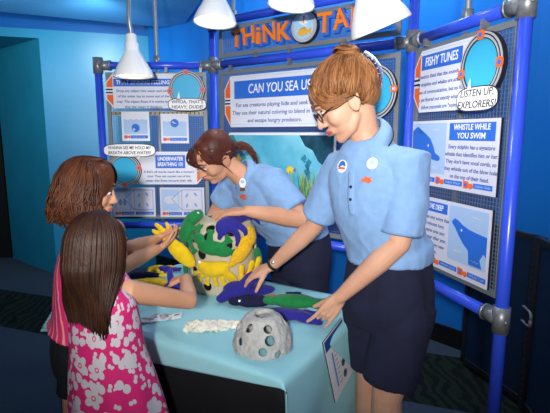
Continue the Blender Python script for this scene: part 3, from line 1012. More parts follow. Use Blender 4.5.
def cut_holes(bm, cutters, pre=()):
    me = bpy.data.meshes.new('shell'); bmesh.ops.recalc_face_normals(bm, faces=bm.faces); bm.to_mesh(me); bm.free()
    o = bpy.data.objects.new('shell', me)
    cm = bpy.data.meshes.new('cut'); bmesh.ops.recalc_face_normals(cutters, faces=cutters.faces); cutters.to_mesh(cm); cutters.free()
    c = bpy.data.objects.new('cut', cm); WORK.collection.objects.link(c)
    for kind, props in pre:
        md = o.modifiers.new(kind, kind)
        for k, v in props.items(): setattr(md, k, v)
    md = o.modifiers.new('b', 'BOOLEAN'); md.operation = 'DIFFERENCE'; md.object = c; md.solver = 'EXACT'; md.use_self = True
    out = bake(o)
    for x in (o, c): bpy.data.objects.remove(x)
    out.materials.clear()
    return out

def rock_dome():
    c = at(263, 349, 1.42); c.z = TZ + .001
    R0, Hh = .098, .118
    outer = [(R0*1.0, 0), (R0*1.02, .018), (R0*.97, .042), (R0*.86, .070), (R0*.72, .094), (R0*.58, .110), (R0*.44, .1175), (R0*.29, .1165)]
    inner = [(R0*.28, .104), (R0*.5, .100), (R0*.64, .084), (R0*.76, .062), (R0*.85, .038), (R0*.89, .015), (R0*.89, 0)]
    bm = BM(); lathe(bm, outer + inner, c, 72)
    me = evaluated(bm, [('REMESH', dict(mode='VOXEL', voxel_size=.003)), ('SMOOTH', dict(factor=.5, iterations=2))])
    for v in me.vertices:
        p = v.co - c
        n = V((p.x, p.y, .3*p.z)).normalized() if p.length > 1e-6 else V((0, 0, 1))
        v.co += n*(.004*noise.noise(p*38) + .0022*noise.noise(p*95))
    bm = BM(); bm.from_mesh(me); bpy.data.meshes.remove(me)
    cut = BM()
    for u, v, rx in ((268, 329, .0140), (270, 341, .0165), (249, 328, .0150), (239.5, 341.5, .0135), (263, 352.5, .0140), (278.5, 354.5, .0130)):
        # where the sight line meets the dome
        best = None
        for k in range(400):
            p = at(u, v, 1.25 + k*.0008)
            q = p - c
            h = q.z
            if h < 0: break
            r = math.hypot(q.x, q.y)
            lim = R0*(1.02 - .02) if h < .03 else interp_r(outer, h)
            if r < lim:
                best = p; break
        if best is None: continue
        q = best - c
        d = V((q.x, q.y, q.z*.75)).normalized()
        tube(cut, [best - d*.03, best + d*.03], rx, 18, round_=False)
    for a, h in ((2.2, .05), (1.2, .07), (.3, .045), (-.1, .09), (3.4, .08)):
        d = V((math.cos(a), math.sin(a), .5)).normalized(); p = c + V((math.cos(a)*interp_r(outer, h), math.sin(a)*interp_r(outer, h), h))
        tube(cut, [p - d*.03, p + d*.03], .014, 18, round_=False)
    me = cut_holes(bm, cut)
    o = obj('rock_dome', me, mat('grey_cast_stone', '#b3b2ae', .9, var=.12, vscale=40, bump=.3, bscale=120), origin=tuple(c))
    tag(o, 'grey cast stone dome pierced by round holes on the tablecloth', 'model rock')
def interp_r(prof, h):
    for (r0, h0), (r1, h1) in zip(prof[:-1], prof[1:]):
        if h0 <= h <= h1:
            return r0 + (r1-r0)*(h-h0)/max(1e-6, h1-h0)
    return prof[-1][0]
rock_dome()

# ------------------------------------------------------------------ big cream drum with holes
DC, DR = V((-.240, 2.04, TZ + .001)), .155
def drum():
    outer = [(DR-.006, 0), (DR, .012), (DR, .23), (DR*.98, .262), (DR*.92, .288), (DR*.82, .308), (DR*.66, .322), (DR*.42, .330)]
    inner = [(DR*.42, .322), (DR*.65, .313), (DR*.80, .299), (DR*.88, .282), (DR*.93, .258), (DR*.94, .23), (DR*.94, 0)]
    bm = BM(); lathe(bm, outer + inner, DC, 96)
    cut = BM()
    for ph, h, r in ((-16, .300, .026), (-18, .262, .028), (-50, .255, .028), (-30, .185, .030), (-62, .165, .03), (-48, .10, .032), (5, .125, .032), (-20, .045, .026), (35, .17, .03), (50, .07, .03), (75, .2, .03), (22, .29, .026), (-95, .1, .03), (120, .2, .03), (170, .15, .03), (210, .22, .03), (15, .225, .026), (-75, .05, .028)):
        a = math.radians(ph)
        rr = interp_r(outer, h)
        d = V((math.sin(a), -math.cos(a), 0 if h < .25 else (.7 if h < .27 else 1.8))).normalized()
        p = DC + V((math.sin(a)*rr, -math.cos(a)*rr, h))
        tube(cut, [p - d*.03, p + d*.04], r*.8, 20, round_=False)
    me = cut_holes(bm, cut)
    o = obj('reef_drum', me, mat('cream_plastic', '#bfb79d', .55, var=.05, vscale=8), origin=tuple(DC), smooth=False)
    for p in o.data.polygons: p.use_smooth = p.area < 2e-4
    tag(o, 'cream drum with dark round holes covered in felt sea creatures', 'display drum')
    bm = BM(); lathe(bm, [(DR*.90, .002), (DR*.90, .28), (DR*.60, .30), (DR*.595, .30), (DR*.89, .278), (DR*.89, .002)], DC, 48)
    obj('hole_dark_shell', bm, mat('hole_shade_black', '#0c0b0a', .9), o)  # near-black inner shell puts the shade inside the holes into colour
drum()

# ------------------------------------------------------------------ felt creatures
M_green = mat('green_felt', '#0f7c3d', .9, var=.10, vscale=30, bump=.25, bscale=220, sheen=.15)
M_yel = mat('yellow_felt', '#e6bf0c', .9, var=.07, vscale=30, bump=.25, bscale=220, sheen=.15)
M_spot = mat('speckled_gold_felt', '#dba50f', .9, hex2='#f0bd1c', vscale=90, bump=.5, bscale=160, sheen=.1)
M_navy = mat('navy_felt', '#241f86', .9, var=.12, vscale=30, bump=.25, bscale=220, sheen=.15)
M_dknavy = mat('dark_navy_felt', '#10113a', .9, var=.1, vscale=30, bump=.25, bscale=220)
M_redf = mat('red_felt', '#d8301c', .85)
M_eyew = mat('felt_eye_white', '#f2f2ee', .5)

def on_drum(ph, h, off=.004):
    p0 = math.radians(ph)
    def drum_fit(q):
        hh = h + q.y
        base = DR + .002
        r = base + q.z + off
        z = hh
        if hh > .25:      # lies over the rounded shoulder
            ov = hh - .25
            a = min(ov/.075, 1.35)
            cr = DR - .075*(1-math.cos(min(a, PI/2))) - max(0, ov-.10)
            r = cr + (q.z+off)*math.cos(a)
            z = .25 + .075*math.sin(min(a, PI/2)) + (q.z+off)*math.sin(a)
        ang = p0 + q.x/(DR + .01)
        return DC + V((math.sin(ang)*r, -math.cos(ang)*r, z))
    return drum_fit
def placed(M):
    return lambda q: M @ q
def table_m(u, v, rz, tilt=0, roll=0, lift=.0, s=1.0):
    t = None
    a = (u-275)/FPX; b = (206.5-v)/FPX
    d = V((a, CP+b*SP, -SP+b*CP)); k = (TZ+.004+lift-CAMZ)/d.z
    p = V((0, 0, CAMZ)) + d*k
    return Matrix.Translation(p) @ Matrix.Rotation(math.radians(rz), 4, 'Z') @ Matrix.Rotation(math.radians(tilt), 4, 'X') @ Matrix.Rotation(math.radians(roll), 4, 'Y') @ Matrix.Scale(s, 4)

def plush(name, label, m, shapes, f, eyes=(), extra=(), rot=0, voxel=.003, cat='felt toy', group='felt sea creatures', eye_r=.007, sc=None):
    if sc is None:
        sc = (.95, .95, .64) if f.__name__ == 'drum_fit' else (1.08, 1.12, .95)
    bm = BM()
    shp(bm, shapes)
    me = melt(bm, voxel, 4)
    cr, sr = math.cos(math.radians(rot)), math.sin(math.radians(rot))
    def g(q):
        return f(V(((q.x*cr - q.y*sr)*sc[0], (q.x*sr + q.y*cr)*sc[1], q.z*sc[2])))
    def deform(me):
        push(me, lambda q: .0016*noise.noise(q*60), g)
    deform(me)
    o = g(V((0, 0, 0)))
    t = thing(name, label, cat, o, group=group)
    obj('felt_body', me, m, t)
    for nm, mm, ss in extra:
        bm = BM(); shp(bm, ss); me = melt(bm, voxel, 2); deform(me); obj(nm, me, mm, t)
    for ex, ey, ez in eyes:
        bm = BM(); ell(bm, g(V((ex, ey, ez))), eye_r, None, 12, 8); e = obj('eye', bm, M_eyew, t)
        bm = BM(); ell(bm, g(V((ex, ey, ez+eye_r*.7))), eye_r*.55, None, 10, 6); obj('pupil', bm, M_ink, e)
    return t
def shp(bm, shapes):
    for s in shapes:
        if s[0] == 'e':
            _, cx, cy, cz, rx, ry, rz = s[:7]
            R = Matrix.Rotation(math.radians(s[7]), 3, 'Z') if len(s) > 7 else None
            ell(bm, (cx, cy, cz), (rx, ry, rz), R)
        else:
            pts = catmull([V(p) for p in s[1]], 5)
            tube(bm, pts, list(s[2]) if hasattr(s[2], '__len__') else s[2], 10)

def leg(x, y, dx, dy, r=.010, toes=3, z=.012, toe=.008):
    n = V((-dy, dx)).normalized(); d = V((dx, dy)); e = V((x, y)) + d
    out = [('t', [(x, y, z), (x+dx*.5, y+dy*.5, z+.004), (e.x, e.y, z)], [r*1.15, r, r*.9])]
    for k in range(toes):
        o_ = (k-(toes-1)/2)
        q = e + d.normalized()*.012 + n*o_*.013
        out.append(('t', [(e.x, e.y, z), (q.x, q.y, z)], [toe, toe*.95]))
    return out

# green frog folded over the drum's left shoulder
plush('felt_frog', 'green felt frog draped over the upper left shoulder of the drum', M_green,
      [('e', 0, .012, .030, .046, .056, .040), ('e', .004, .066, .034, .044, .040, .042), ('e', -.022, .075, .040, .015, .015, .014), ('e', .03, .072, .040, .014, .014, .014)] +
      leg(.028, .02, .038, .012, .012) + leg(.028, -.022, .034, -.040, .011) + leg(-.025, -.02, -.016, -.048, .012) + leg(-.028, .03, -.03, -.015, .011), on_drum(-62, .262), eyes=((-.022, .083, .052), (.03, .080, .052)))
# green lizard across the front
plush('felt_lizard', 'green felt lizard lying across the upper front of the drum', M_green,
      [('e', .0, 0, .018, .070, .034, .024), ('e', -.065, .028, .018, .030, .022, .018), ('e', .05, -.010, .018, .04, .026, .02)] +
      leg(-.012, .026, -.002, .030, .013) + leg(.046, .018, .016, .018, .012, toe=.010) + leg(.060, -.012, .028, -.004, .012, toe=.010) + leg(-.085, .036, -.022, -.008, .010) + leg(-.075, .04, -.008, .026, .010), on_drum(-9, .222), rot=-6)
# navy squid over the right of the rim
plush('felt_squid', 'navy felt squid with hanging ribbons on the upper right of the drum', M_navy,
      [('e', -.01, .012, .026, .058, .036, .026, 12), ('e', -.045, .0, .026, .035, .034, .022), ('e', .035, .03, .026, .035, .024, .022),
       ('t', [(.0, -.01, .03), (.018, -.04, .03), (.016, -.075, .018)], [.014, .013, .008]), ('t', [(.03, 0, .03), (.055, -.02, .032), (.062, -.045, .024)], [.014, .014, .011]),
       ('t', [(.02, .04, .03), (.07, .058, .04), (.115, .052, .05), (.128, .044, .052)], [.014, .011, .009, .006]),
       ('t', [(.04, .02, .03), (.09, .022, .045), (.13, .016, .055), (.145, -.006, .055)], [.014, .012, .011, .010]), ('t', [(.13, .012, .055), (.152, .012, .06)], [.01, .007]),
       ('t', [(-.05, -.01, .03), (-.06, -.04, .026)], [.016, .010])], on_drum(22, .302))
# speckled fish
plush('felt_fish', 'speckled golden felt fish slanting up the right side of the drum', M_spot,
      [('e', -.01, 0, .02, .072, .034, .024), ('e', .055, .012, .024, .045, .036, .022), ('e', -.075, -.004, .016, .026, .016, .016), ('e', .085, .02, .022, .022, .028, .016), ('e', .02, .03, .02, .03, .018, .012)], on_drum(38, .205), rot=42)
# yellow turtle with a fringe
plush('felt_turtle', 'yellow felt creature with a toe fringe on the lower front of the drum', M_yel,
      [('e', 0, .014, .022, .066, .036, .030), ('e', -.045, .026, .024, .030, .024, .022), ('e', .03, .03, .022, .04, .022, .02), ('t', [(.05, .0, .02), (.085, -.03, .02), (.100, -.062, .012)], [.016, .013, .010])] +
      sum([leg(x, y, dx, dy, .010, 2, .014, .0085) for x, y, dx, dy in ((-.06, 0, -.026, -.014), (-.045, -.012, -.018, -.022), (-.022, -.018, -.008, -.028), (.004, -.02, .004, -.030), (.03, -.018, .012, -.030), (.052, -.014, .020, -.028))], []), on_drum(-7, .118), eyes=((-.056, .045, .04),))
# green tail low on the left
plush('felt_ray', 'small green felt creature low on the left side of the drum', M_green, [('e', 0, 0, .016, .040, .030, .020), ('e', -.03, .008, .014, .025, .02, .014), ('t', [(.03, -.005, .015), (.06, -.02, .012)], [.012, .006])], on_drum(-84, .09))
# green creature and red dotted toy low on the right
plush('felt_snake', 'green felt creature hanging low behind the speckled golden fish', M_green, [('t', [(-.01, .06, .016), (.006, .02, .018), (.0, -.03, .016), (-.02, -.05, .014)], [.022, .026, .026, .016])], on_drum(72, .120))
plush('felt_crab', 'red felt toy with white dots low on the right of the drum', M_redf, [('e', 0, 0, .016, .034, .026, .018), ('e', .02, .012, .016, .02, .016, .014), ('e', -.028, -.008, .014, .016, .014, .012)], on_drum(52, .098),
      extra=(('white_dots', M_eyew, [('e', -.012, .006, .033, .005, .005, .004), ('e', .008, -.006, .033, .005, .005, .004), ('e', .014, .012, .031, .005, .005, .004), ('e', -.022, -.010, .026, .005, .005, .004)]),))
# yellow octopus with raised arms
plush('felt_octopus', 'yellow felt octopus with raised rounded arms at the lower right of the drum', M_yel,
      [('e', 0, -.025, .03, .035, .034, .028), ('t', [(-.012, -.01, .03), (-.014, .03, .034), (-.012, .062, .03)], [.013, .012, .014]), ('t', [(.004, -.01, .035), (.020, .035, .045), (.035, .072, .045)], [.013, .012, .016]),
       ('t', [(.02, -.015, .035), (.055, .04, .05), (.075, .078, .05)], [.013, .012, .017]), ('t', [(.03, -.02, .03), (.07, .014, .045), (.105, .034, .045)], [.013, .012, .015]), ('t', [(-.02, -.03, .03), (-.035, -.05, .022)], [.013, .010])], on_drum(36, .075))

# toys lying on the cloth
plush('felt_whale', 'navy felt whale with a round white eye on the cloth beside the stone dome', M_dknavy,
      [('e', 0, 0, .022, .075, .034, .024), ('e', -.06, 0, .02, .03, .022, .018), ('e', .02, .03, .020, .02, .03, .010, 30)], placed(table_m(252, 306, -3)), eyes=((-.043, -.020, .030),), eye_r=.0075)
plush('felt_dolphin', 'navy felt fin shaped toy behind the white eyed navy whale', M_navy,
      [('e', .01, 0, .026, .085, .030, .026), ('t', [(-.06, .004, .02), (-.10, .006, .012)], [.016, .006])], placed(table_m(252, 296, 12)))
plush('felt_crocodile', 'green felt crocodile lying on the navy toys beside the right hand of the table', M_green,
      [('e', 0, 0, .030, .090, .036, .028), ('e', .09, -.006, .026, .045, .026, .020), ('e', -.085, .006, .026, .03, .022, .02),
       ('t', [(.05, .03, .03), (.075, .05, .02)], [.010, .007]), ('t', [(-.02, .032, .03), (-.03, .055, .02)], [.010, .007]), ('t', [(.11, .016, .03), (.135, .034, .025)], [.011, .007]), ('t', [(.015, .03, .04), (.02, .05, .035)], [.010, .007])], placed(table_m(294, 308, -8, lift=.022)),
      extra=(('back_slot', M_dknavy, [('t', [(-.03, .014, .058), (.02, .012, .060)], .005)]), ('red_tongue', M_redf, [('e', -.085, .028, .034, .022, .008, .007)])))
plush('felt_seal', 'navy felt toy with two tail flippers under the green crocodile', M_navy,
      [('e', 0, 0, .018, .085, .036, .022), ('t', [(.06, -.01, .016), (.10, -.026, .014), (.125, -.040, .012)], [.024, .018, .010]), ('t', [(.06, .01, .016), (.11, .014, .014), (.14, .016, .012)], [.022, .016, .008])], placed(table_m(286, 318, -12)))
plush('felt_starfish', 'long yellow felt toy lying flat on the cloth by the front girl', M_yel,
      [('e', 0, 0, .022, .085, .034, .026), ('e', .065, -.004, .02, .045, .030, .020), ('t', [(-.07, 0, .02), (-.105, .006, .014)], [.02, .010])] + leg(.09, .012, .026, .008, .010) + leg(.09, -.016, .024, -.010, .010), placed(table_m(153, 288, -4)))
plush('felt_gecko', 'small yellow felt toy with splayed toes at the back of the table', M_yel,
      [('e', 0, 0, .018, .045, .022, .02)] + leg(.035, .01, .028, .014, .010) + leg(.03, -.012, .026, -.008, .010) + leg(-.03, -.012, -.012, -.024, .010) + leg(.0, -.016, .006, -.026, .010), placed(table_m(157, 272, 18)))
plush('felt_eel', 'thin dark navy felt toy with a yellow tail tip on the cloth', M_dknavy,
      [('t', [(-.09, -.006, .014), (-.03, .008, .018), (.04, .008, .018), (.085, 0, .014)], [.010, .018, .016, .008])], placed(table_m(142, 279, 6)), extra=(('yellow_tail', M_yel, [('t', [(.08, 0, .016), (.125, .004, .014)], [.009, .006]), ('t', [(.08, .006, .016), (.10, .022, .014)], [.006, .005])]),))
plush('felt_minnow', 'navy felt toy with a forked tail behind the thin navy one', M_navy,
      [('e', 0, 0, .016, .055, .024, .018), ('t', [(.045, 0, .014), (.085, .018, .012)], [.012, .006]), ('t', [(.045, 0, .014), (.085, -.012, .012)], [.012, .006])], placed(table_m(162, 272, 4)))

# ------------------------------------------------------------------ white coral and cards on the cloth
def coral():
    bm = BM(); R = random.Random(11)
    a, b = tb(.30, .155), tb(.62, .255)
    pa = table_m(186, 330, 0).translation; pb = table_m(240, 327, 0).translation
    for k in range(300):
        t = R.random(); w = .034*(.5 + .6*math.sin(PI*min(1, t*1.15)))
        p = pa.lerp(pb, t) + V((R.uniform(-.01, .01), R.uniform(-w, w), R.uniform(.002, .020)))
        r = R.uniform(.004, .0085)
        if k % 3:
            ell(bm, p, (r, r, r*.9), None, 10, 8)
        else:
            a_ = R.uniform(0, 6.28); tube(bm, [p, p + V((math.cos(a_)*.012, math.sin(a_)*.012, R.uniform(-.003, .004))), p + V((math.cos(a_+.5)*.022, math.sin(a_+.5)*.022, R.uniform(-.006, .002)))], [r*.8, r*.7, r*.55], 8)
    me = melt(bm, .0024, 2)
    push(me, lambda c: .0022*noise.noise(c*150) + .002*noise.noise(c*70), lambda c: V((c.x, c.y, max(c.z, TZ + .002))))
    o = obj('coral_piece', me, mat('white_coral', '#e9e4d6', .9, var=.06, vscale=40, bump=.3, bscale=200), origin=tuple((pa+pb)/2))
    tag(o, 'knobbly white coral branch lying in front of the drum', 'coral')
coral()
R_ = random.Random(3)
for k, (u, v, rz, lab) in enumerate(((150, 321, 20, 'grey and white folded card at the table front, leftmost of three'), (161, 319, -15, 'grey and white folded card at the table front, middle of three'), (172, 318, 8, 'grey and white folded card at the table front, rightmost of three'))):
    M = table_m(u, v, rz)
    t = thing('folded_card', lab, 'card', mtx=M, group='small folded cards at the table front')
    for s, mm in ((1, M_white), (-1, M_grey)):
        bm = BM(); MMx = M @ Matrix.Rotation(math.radians(-9*s), 4, 'Y')
        box(bm, (s*.019, 0, .004), (.038, .052, .0015), MMx); leaf = obj('card_leaf', bm, mm, t, smooth=False)
        bm = BM(); box(bm, (s*.019, .010, .0052), (.020, .012, .0006), MMx); obj('printed_mark', bm, mat('card_print', '#7d808a', .6), leaf, smooth=False)

# information sheet the red haired woman holds against the table end
def sheet():
    a = tb(0, 0, 0)
    e0 = V((.158, 1.422, .735)); e1 = V((.250, 1.632, .735))
    dn = V((.043, -.020, -.205)); x = (e1-e0); L = x.length; x = x.normalized(); Hh = dn.length
    y = -dn.normalized(); z = x.cross(y).normalized()
    M = Matrix.Identity(4)
    for i in range(3):
        M[i][0], M[i][1], M[i][2], M[i][3] = x[i], y[i], z[i], (e0+dn)[i]
    t = thing('information_sheet', 'white laminated sheet with a blue header held against the table end', 'sheet', mtx=M)
    bm = BM(); box(bm, (L/2, Hh/2, 0), (L, Hh, .004), M); obj('sheet_board', bm, M_edge, t, smooth=False)
    flat('sheet_face', t, M, rect(0, 0, L, Hh), M_white, .0021)
    flat('header', t, M, rect(.004, Hh-.040, L-.004, Hh-.004), mat('sheet_header_blue', '#1f4f9a', .5), .0028)
    flat('blue_column', t, M, rect(.050, .03, .062, Hh-.062), mat('sheet_blue', '#5f86c0', .5), .0028)
    bm = BM()
    for k in range(4):
        poly(bm, oval(.145, .035+k*.040, .020, .013, 20), .0006, .0028)
    sobj('printed_photos', bm, mat('sheet_photo', '#3f3a3c', .5, hex2='#6a7a86', vscale=60), t, M)
    bm = BM()
    for k in range(9):
        poly(bm, rect(.075, .03+k*.016, .075+.035-.006*(k % 3), .034+k*.016), .0004, .0028)
    sobj('printed_lines', bm, M_grey, t, M)
sheet()
# ------------------------------------------------------------------ people
def skin(name, hexc, hex2):
    m = mat(name, hexc, .5, spec=.35, hex2=hex2, vscale=9, bump=.04, bscale=120)
    b = m.node_tree.nodes['Principled BSDF']
    b.inputs['Subsurface Weight'].default_value = .12
    b.inputs['Subsurface Radius'].default_value = (.012, .005, .003)
    b.inputs['Subsurface Scale'].default_value = .5
    return m
M_skA = skin('skin_fair', '#d29c80', '#dcab90')
M_skB = skin('skin_warm', '#c78f70', '#d39e80')
M_skC = skin('skin_child', '#c58e6c', '#cf9a7a')
M_lip = mat('lips', '#b5625a', .4)
M_eyeb = mat('eyeball', '#ece8e2', .2)
M_iris = mat('iris', '#3a2a20', .2)

def hair_mat(name, a, b, sc=26):
    if name in MATS: return MATS[name]
    m = mat(name, a, .5, spec=.35, hex2=b, vscale=sc, bump=.2, bscale=120, stretch=(1, 1, .35))
    nt = m.node_tree
    bs = nt.nodes['Principled BSDF']
    old = bs.inputs['Base Color'].links[0].from_socket
    g = nt.nodes.new('ShaderNodeNewGeometry')
    r = nt.nodes.new('ShaderNodeValToRGB')
    r.color_ramp.elements[0].color = lin(a); r.color_ramp.elements[1].color = lin(b)
    nt.links.new(g.outputs['Random Per Island'], r.inputs['Fac'])
    mx = nt.nodes.new('ShaderNodeMix'); mx.data_type = 'RGBA'; mx.inputs['Factor'].default_value = .6
    nt.links.new(old, mx.inputs['A']); nt.links.new(r.outputs['Color'], mx.inputs['B'])
    nt.links.new(mx.outputs['Result'], bs.inputs['Base Color'])
    return m

def soften_head(me, M, n=9):
    """relax cheeks, jaw and neck of a fused head, leaving nose, lips, lids and ears crisp"""
    Mi = M.inverted()
    bm = BM(); bm.from_mesh(me); bpy.data.meshes.remove(me)
    vs = []
    for v in bm.verts:
        q = Mi @ v.co
        if -.14 < q.x < .125 and abs(q.y) < .09 and -.20 < q.z < .14:
            nose = q.x > .080 and abs(q.y) < .022 and -.068 < q.z < .03
            ear = abs(q.y) > .068 and q.x < .03
            lid = q.x > .06 and .012 < abs(q.y) < .05 and -.004 < q.z < .032
            if not (nose or ear or lid): vs.append(v)
    for i in range(n):
        bmesh.ops.smooth_vert(bm, verts=vs, factor=.5, use_axis_x=True, use_axis_y=True, use_axis_z=True)
    me = bpy.data.meshes.new('soft'); bm.to_mesh(me); bm.free()
    return me

def folds(me, amp, scale, dirs=(1, 1, 1), seed=0.0):
    """sharper cloth creases from ridged noise"""
    def fn(c):
        p = V((c.x*dirs[0], c.y*dirs[1], c.z*dirs[2]))*scale + V((seed, seed*.7, -seed))
        p += V((noise.noise(p*.6), noise.noise(p*.6 + V((9, 2, 4))), 0))*.6
        return amp*(1 - 2.2*abs(noise.noise(p))) 
    push(me, fn)

def head_matrix(c, F, up=(0, 0, 1), k=1.0):
    F = V(F).normalized(); L = V(up).cross(F).normalized(); U = F.cross(L)
    M = Matrix.Identity(4)
    for i in range(3):
        M[i][0], M[i][1], M[i][2], M[i][3] = F[i]*k, L[i]*k, U[i]*k, c[i]
    return M

def add_head(bm, M, neck_to, rn=.052, child=False):
    k = M.to_scale().x
    R3 = M.to_3x3().normalized()
    def E(c, r, yrot=0):
        Rr = R3 @ Matrix.Rotation(math.radians(yrot), 3, 'Y') if yrot else R3
        ell(bm, M @ V(c), [q*k for q in r], Rr, 28, 20)
    def T(p, r):
        tube(bm, [M @ V(q) for q in p], [x*k for x in r] if hasattr(r, '__len__') else r*k, 12)
    E((-.012, 0, .030), (.094, .074, .088))
    E((.030, 0, -.010), (.060, .063, .080))
    E((.032, 0, -.052), (.050, .053, .048))
    E((.068, 0, -.088), (.020, .020, .019))
    T([(.006, .044, -.050), (.034, .038, -.076), (.064, .012, -.088)], [.017, .017, .015])
    T([(.006, -.044, -.050), (.034, -.038, -.076), (.064, -.012, -.088)], [.017, .017, .015])
    T([(.078, -.040, .034), (.089, -.018, .036), (.089, .018, .036), (.078, .040, .034)], .0105)      # brow
    E((.062, 0, .065), (.028, .045, .035))
    n = .8 if child else 1.0
    T([(.086, 0, .022), (.094, 0, .004), (.094+.013*n, 0, -.022)], [.0075, .0085, .0115])              # nose
    E((.095, .011, -.026), (.010, .0075, .0075)); E((.095, -.011, -.026), (.010, .0075, .0075))
    for s in (1, -1):
        E((.058, .034*s, -.020), (.026, .026, .030))                                                    # cheeks
        E((.074, .031*s, .014), (.0135, .0165, .0115))                                                  # lids
        if child: continue      # ears lie under the hair
        E((-.004, .076*s, -.006), (.019, .007, .031), -12)                                             # ears
        T([(.008, .079*s, .018), (-.006, .084*s, .024), (-.022, .083*s, .010), (-.016, .080*s, -.018), (-.002, .077*s, -.034)], .0050)
    E((.080, 0, -.052), (.014, .026, .018))
    T([(.086, -.018, -.049), (.0965, 0, -.046), (.086, .018, -.049)], [.004, .0062, .004])
    T([(.086, -.016, -.058), (.0945, 0, -.060), (.086, .016, -.058)], [.004, .0068, .004])
    a = M @ V((-.022, 0, -.045)); b = V(neck_to)
    tube(bm, [a, a.lerp(b, .5), b], [rn*k, rn*k*.95, rn*k*1.12], 18)

def face_parts(t, M, brow='#5a3a24', lookdown=True):
    k = M.to_scale().x; R3 = M.to_3x3().normalized()
    bm = BM()
    for z, xx in ((-.0485, .0985), (-.0595, .0965)):
        tube(bm, [M @ V(q) for q in ((.0875, -.0185, -.0535), (xx+.001, -.006, z), (xx+.002, 0, z-.001), (xx+.001, .006, z), (.0875, .0185, -.0535))], [x*k for x in (.0022, .0042, .0046, .0042, .0022)], 8)
    obj('lips', bm, M_lip, t)
    for s in (1, -1):
        bm = BM(); ell(bm, M @ V((.0790, .031*s, .0105)), (.0108*k, .0125*k, .0085*k), R3, 14, 10); e = obj('eye', bm, M_eyeb, t)
        bm = BM(); ell(bm, M @ V((.0875, .031*s, .008)), (.0035*k, .0058*k, .0052*k), R3, 10, 8); obj('iris', bm, M_iris, e)
        bm = BM(); tube(bm, [M @ V(q) for q in ((.0765, .044*s, .016), (.088, .034*s, .0195), (.0865, .020*s, .017))], [.0012*k, .0022*k, .0012*k], 6)
        obj('eyelashes', bm, M_iris, e)
        bm = BM(); tube(bm, [M @ V(q) for q in ((.079, .050*s, .034), (.0945, .032*s, .043), (.0985, .014*s, .037))], [.0018*k, .0034*k, .0028*k], 8)
        obj('eyebrow', bm, mat('brow_'+brow.strip('#'), brow, .7), t)

def add_hand(bm, wrist, d, n, right, curls, s=1.0, spread=.10, thumb=(.55, .75, .35), thumb_bend=.3, r=.0078, rw=.024):
    W = V(wrist); d = V(d).normalized(); n = V(n); n = (n - d*n.dot(d)).normalized()
    t = d.cross(n)*(1 if right else -1)
    lat = [.029, .010, -.010, -.028]
    ln = [(.040, .025, .020), (.044, .028, .021), (.041, .026, .020), (.031, .020, .018)]
    base = [.084, .088, .084, .077]
    tips = []
    info = {}
    tube(bm, [W - d*.02*s, W + d*.012*s], [rw*s, rw*.98*s], 12, flat=.78, up=n)
    for i in range(4):
        k0 = W + d*base[i]*s + t*lat[i]*s
        tube(bm, [W + t*lat[i]*.55*s, W + d*.045*s + t*lat[i]*.85*s, k0], [.0145*s, .0135*s, .0105*s], 10)
        dd = (d + t*(spread*(1.5-i)*.55)).normalized()
        p = k0
        a = 0
        pts, rr = [k0 - d*.012*s], [.0105*s]
        pts.append(k0); rr.append(r*1.18*s)
        c = curls[i] if hasattr(curls[i], '__len__') else (curls[i]*.9, curls[i], curls[i]*.7)
        for j in range(3):
            a += c[j]
            v = dd*math.cos(a) + n*math.sin(a)
            p = p + v*ln[i][j]*s
            pts.append(p); rr.append((r*1.05 - j*.0007)*s)
        tube(bm, pts, rr, 10)
        tips.append(p)
        if i == 2: info = ((pts[1]*.45 + pts[2]*.55), (pts[2]-pts[1]).normalized(), r*1.12*s)
    tube(bm, [W + d*.03*s + t*.012*s, W + d*.06*s + t*.020*s], [.016*s, .014*s], 10)
    td = (d*thumb[0] + t*thumb[1] + n*thumb[2]).normalized()
    b0 = W + d*.022*s + t*.020*s + n*.004*s
    p1 = b0 + td*.042*s
    td2 = (td*math.cos(thumb_bend) + (d*.7 + n*.5).normalized()*math.sin(thumb_bend)).normalized()
    p2 = p1 + td2*.030*s; p3 = p2 + td2*.024*s
    tube(bm, [b0, p1, p2, p3], [.0150*s, .0115*s, .0098*s, .0080*s], 10)
    return tips, t, info

def torso_rings(spine, l, w, dp):
    spine = [V(p) for p in spine]; out = []
    for i, p in enumerate(spine):
        tg = (spine[min(i+1, len(spine)-1)] - spine[max(i-1, 0)]).normalized()
        ll = l[i] if isinstance(l, list) else V(l)
        ll = (ll - tg*ll.dot(tg)).normalized()
        dv = tg.cross(ll).normalized()
        out.append((p, ll*w[i], dv*dp[i]))
    return out

def locks(bm, paths, r0=.0055, r1=.0015, seg=5):
    for p in paths:
        pts = catmull(p, 4)
        n = len(pts)
        tube(bm, pts, [r0*.6] + interp([r0, r0, r0*.8, r1], n-1), seg, round_=False)

def shoe(t, ankle, f, m=None, s=1.0, name='shoe'):
    f = V((f[0], f[1], 0)).normalized()
    a = V((ankle[0], ankle[1], 0))
    R = Matrix(((f.x, -f.y, 0), (f.y, f.x, 0), (0, 0, 1)))
    bm = BM()
    ell(bm, a + f*.075*s + V((0, 0, .036*s)), (.10*s, .042*s, .030*s), R)
    ell(bm, a - f*.01*s + V((0, 0, .05*s)), (.055*s, .038*s, .048*s), R)
    me = melt(bm, .006, 3)
    for v in me.vertices:
        v.co.z = max(v.co.z, .004)
    return obj(name, me, m or mat('shoe_dark', '#22252b', .6), t)

M_polo = mat('pale_blue_pique', '#82a8d6', .85, var=.05, vscale=40, bump=.18, bscale=520, sheen=.1)
M_navyc = mat('navy_cotton', '#1a1e38', .9, var=.15, vscale=14, bump=.15, bscale=300)
M_trim = mat('navy_trim', '#1b2140', .8)

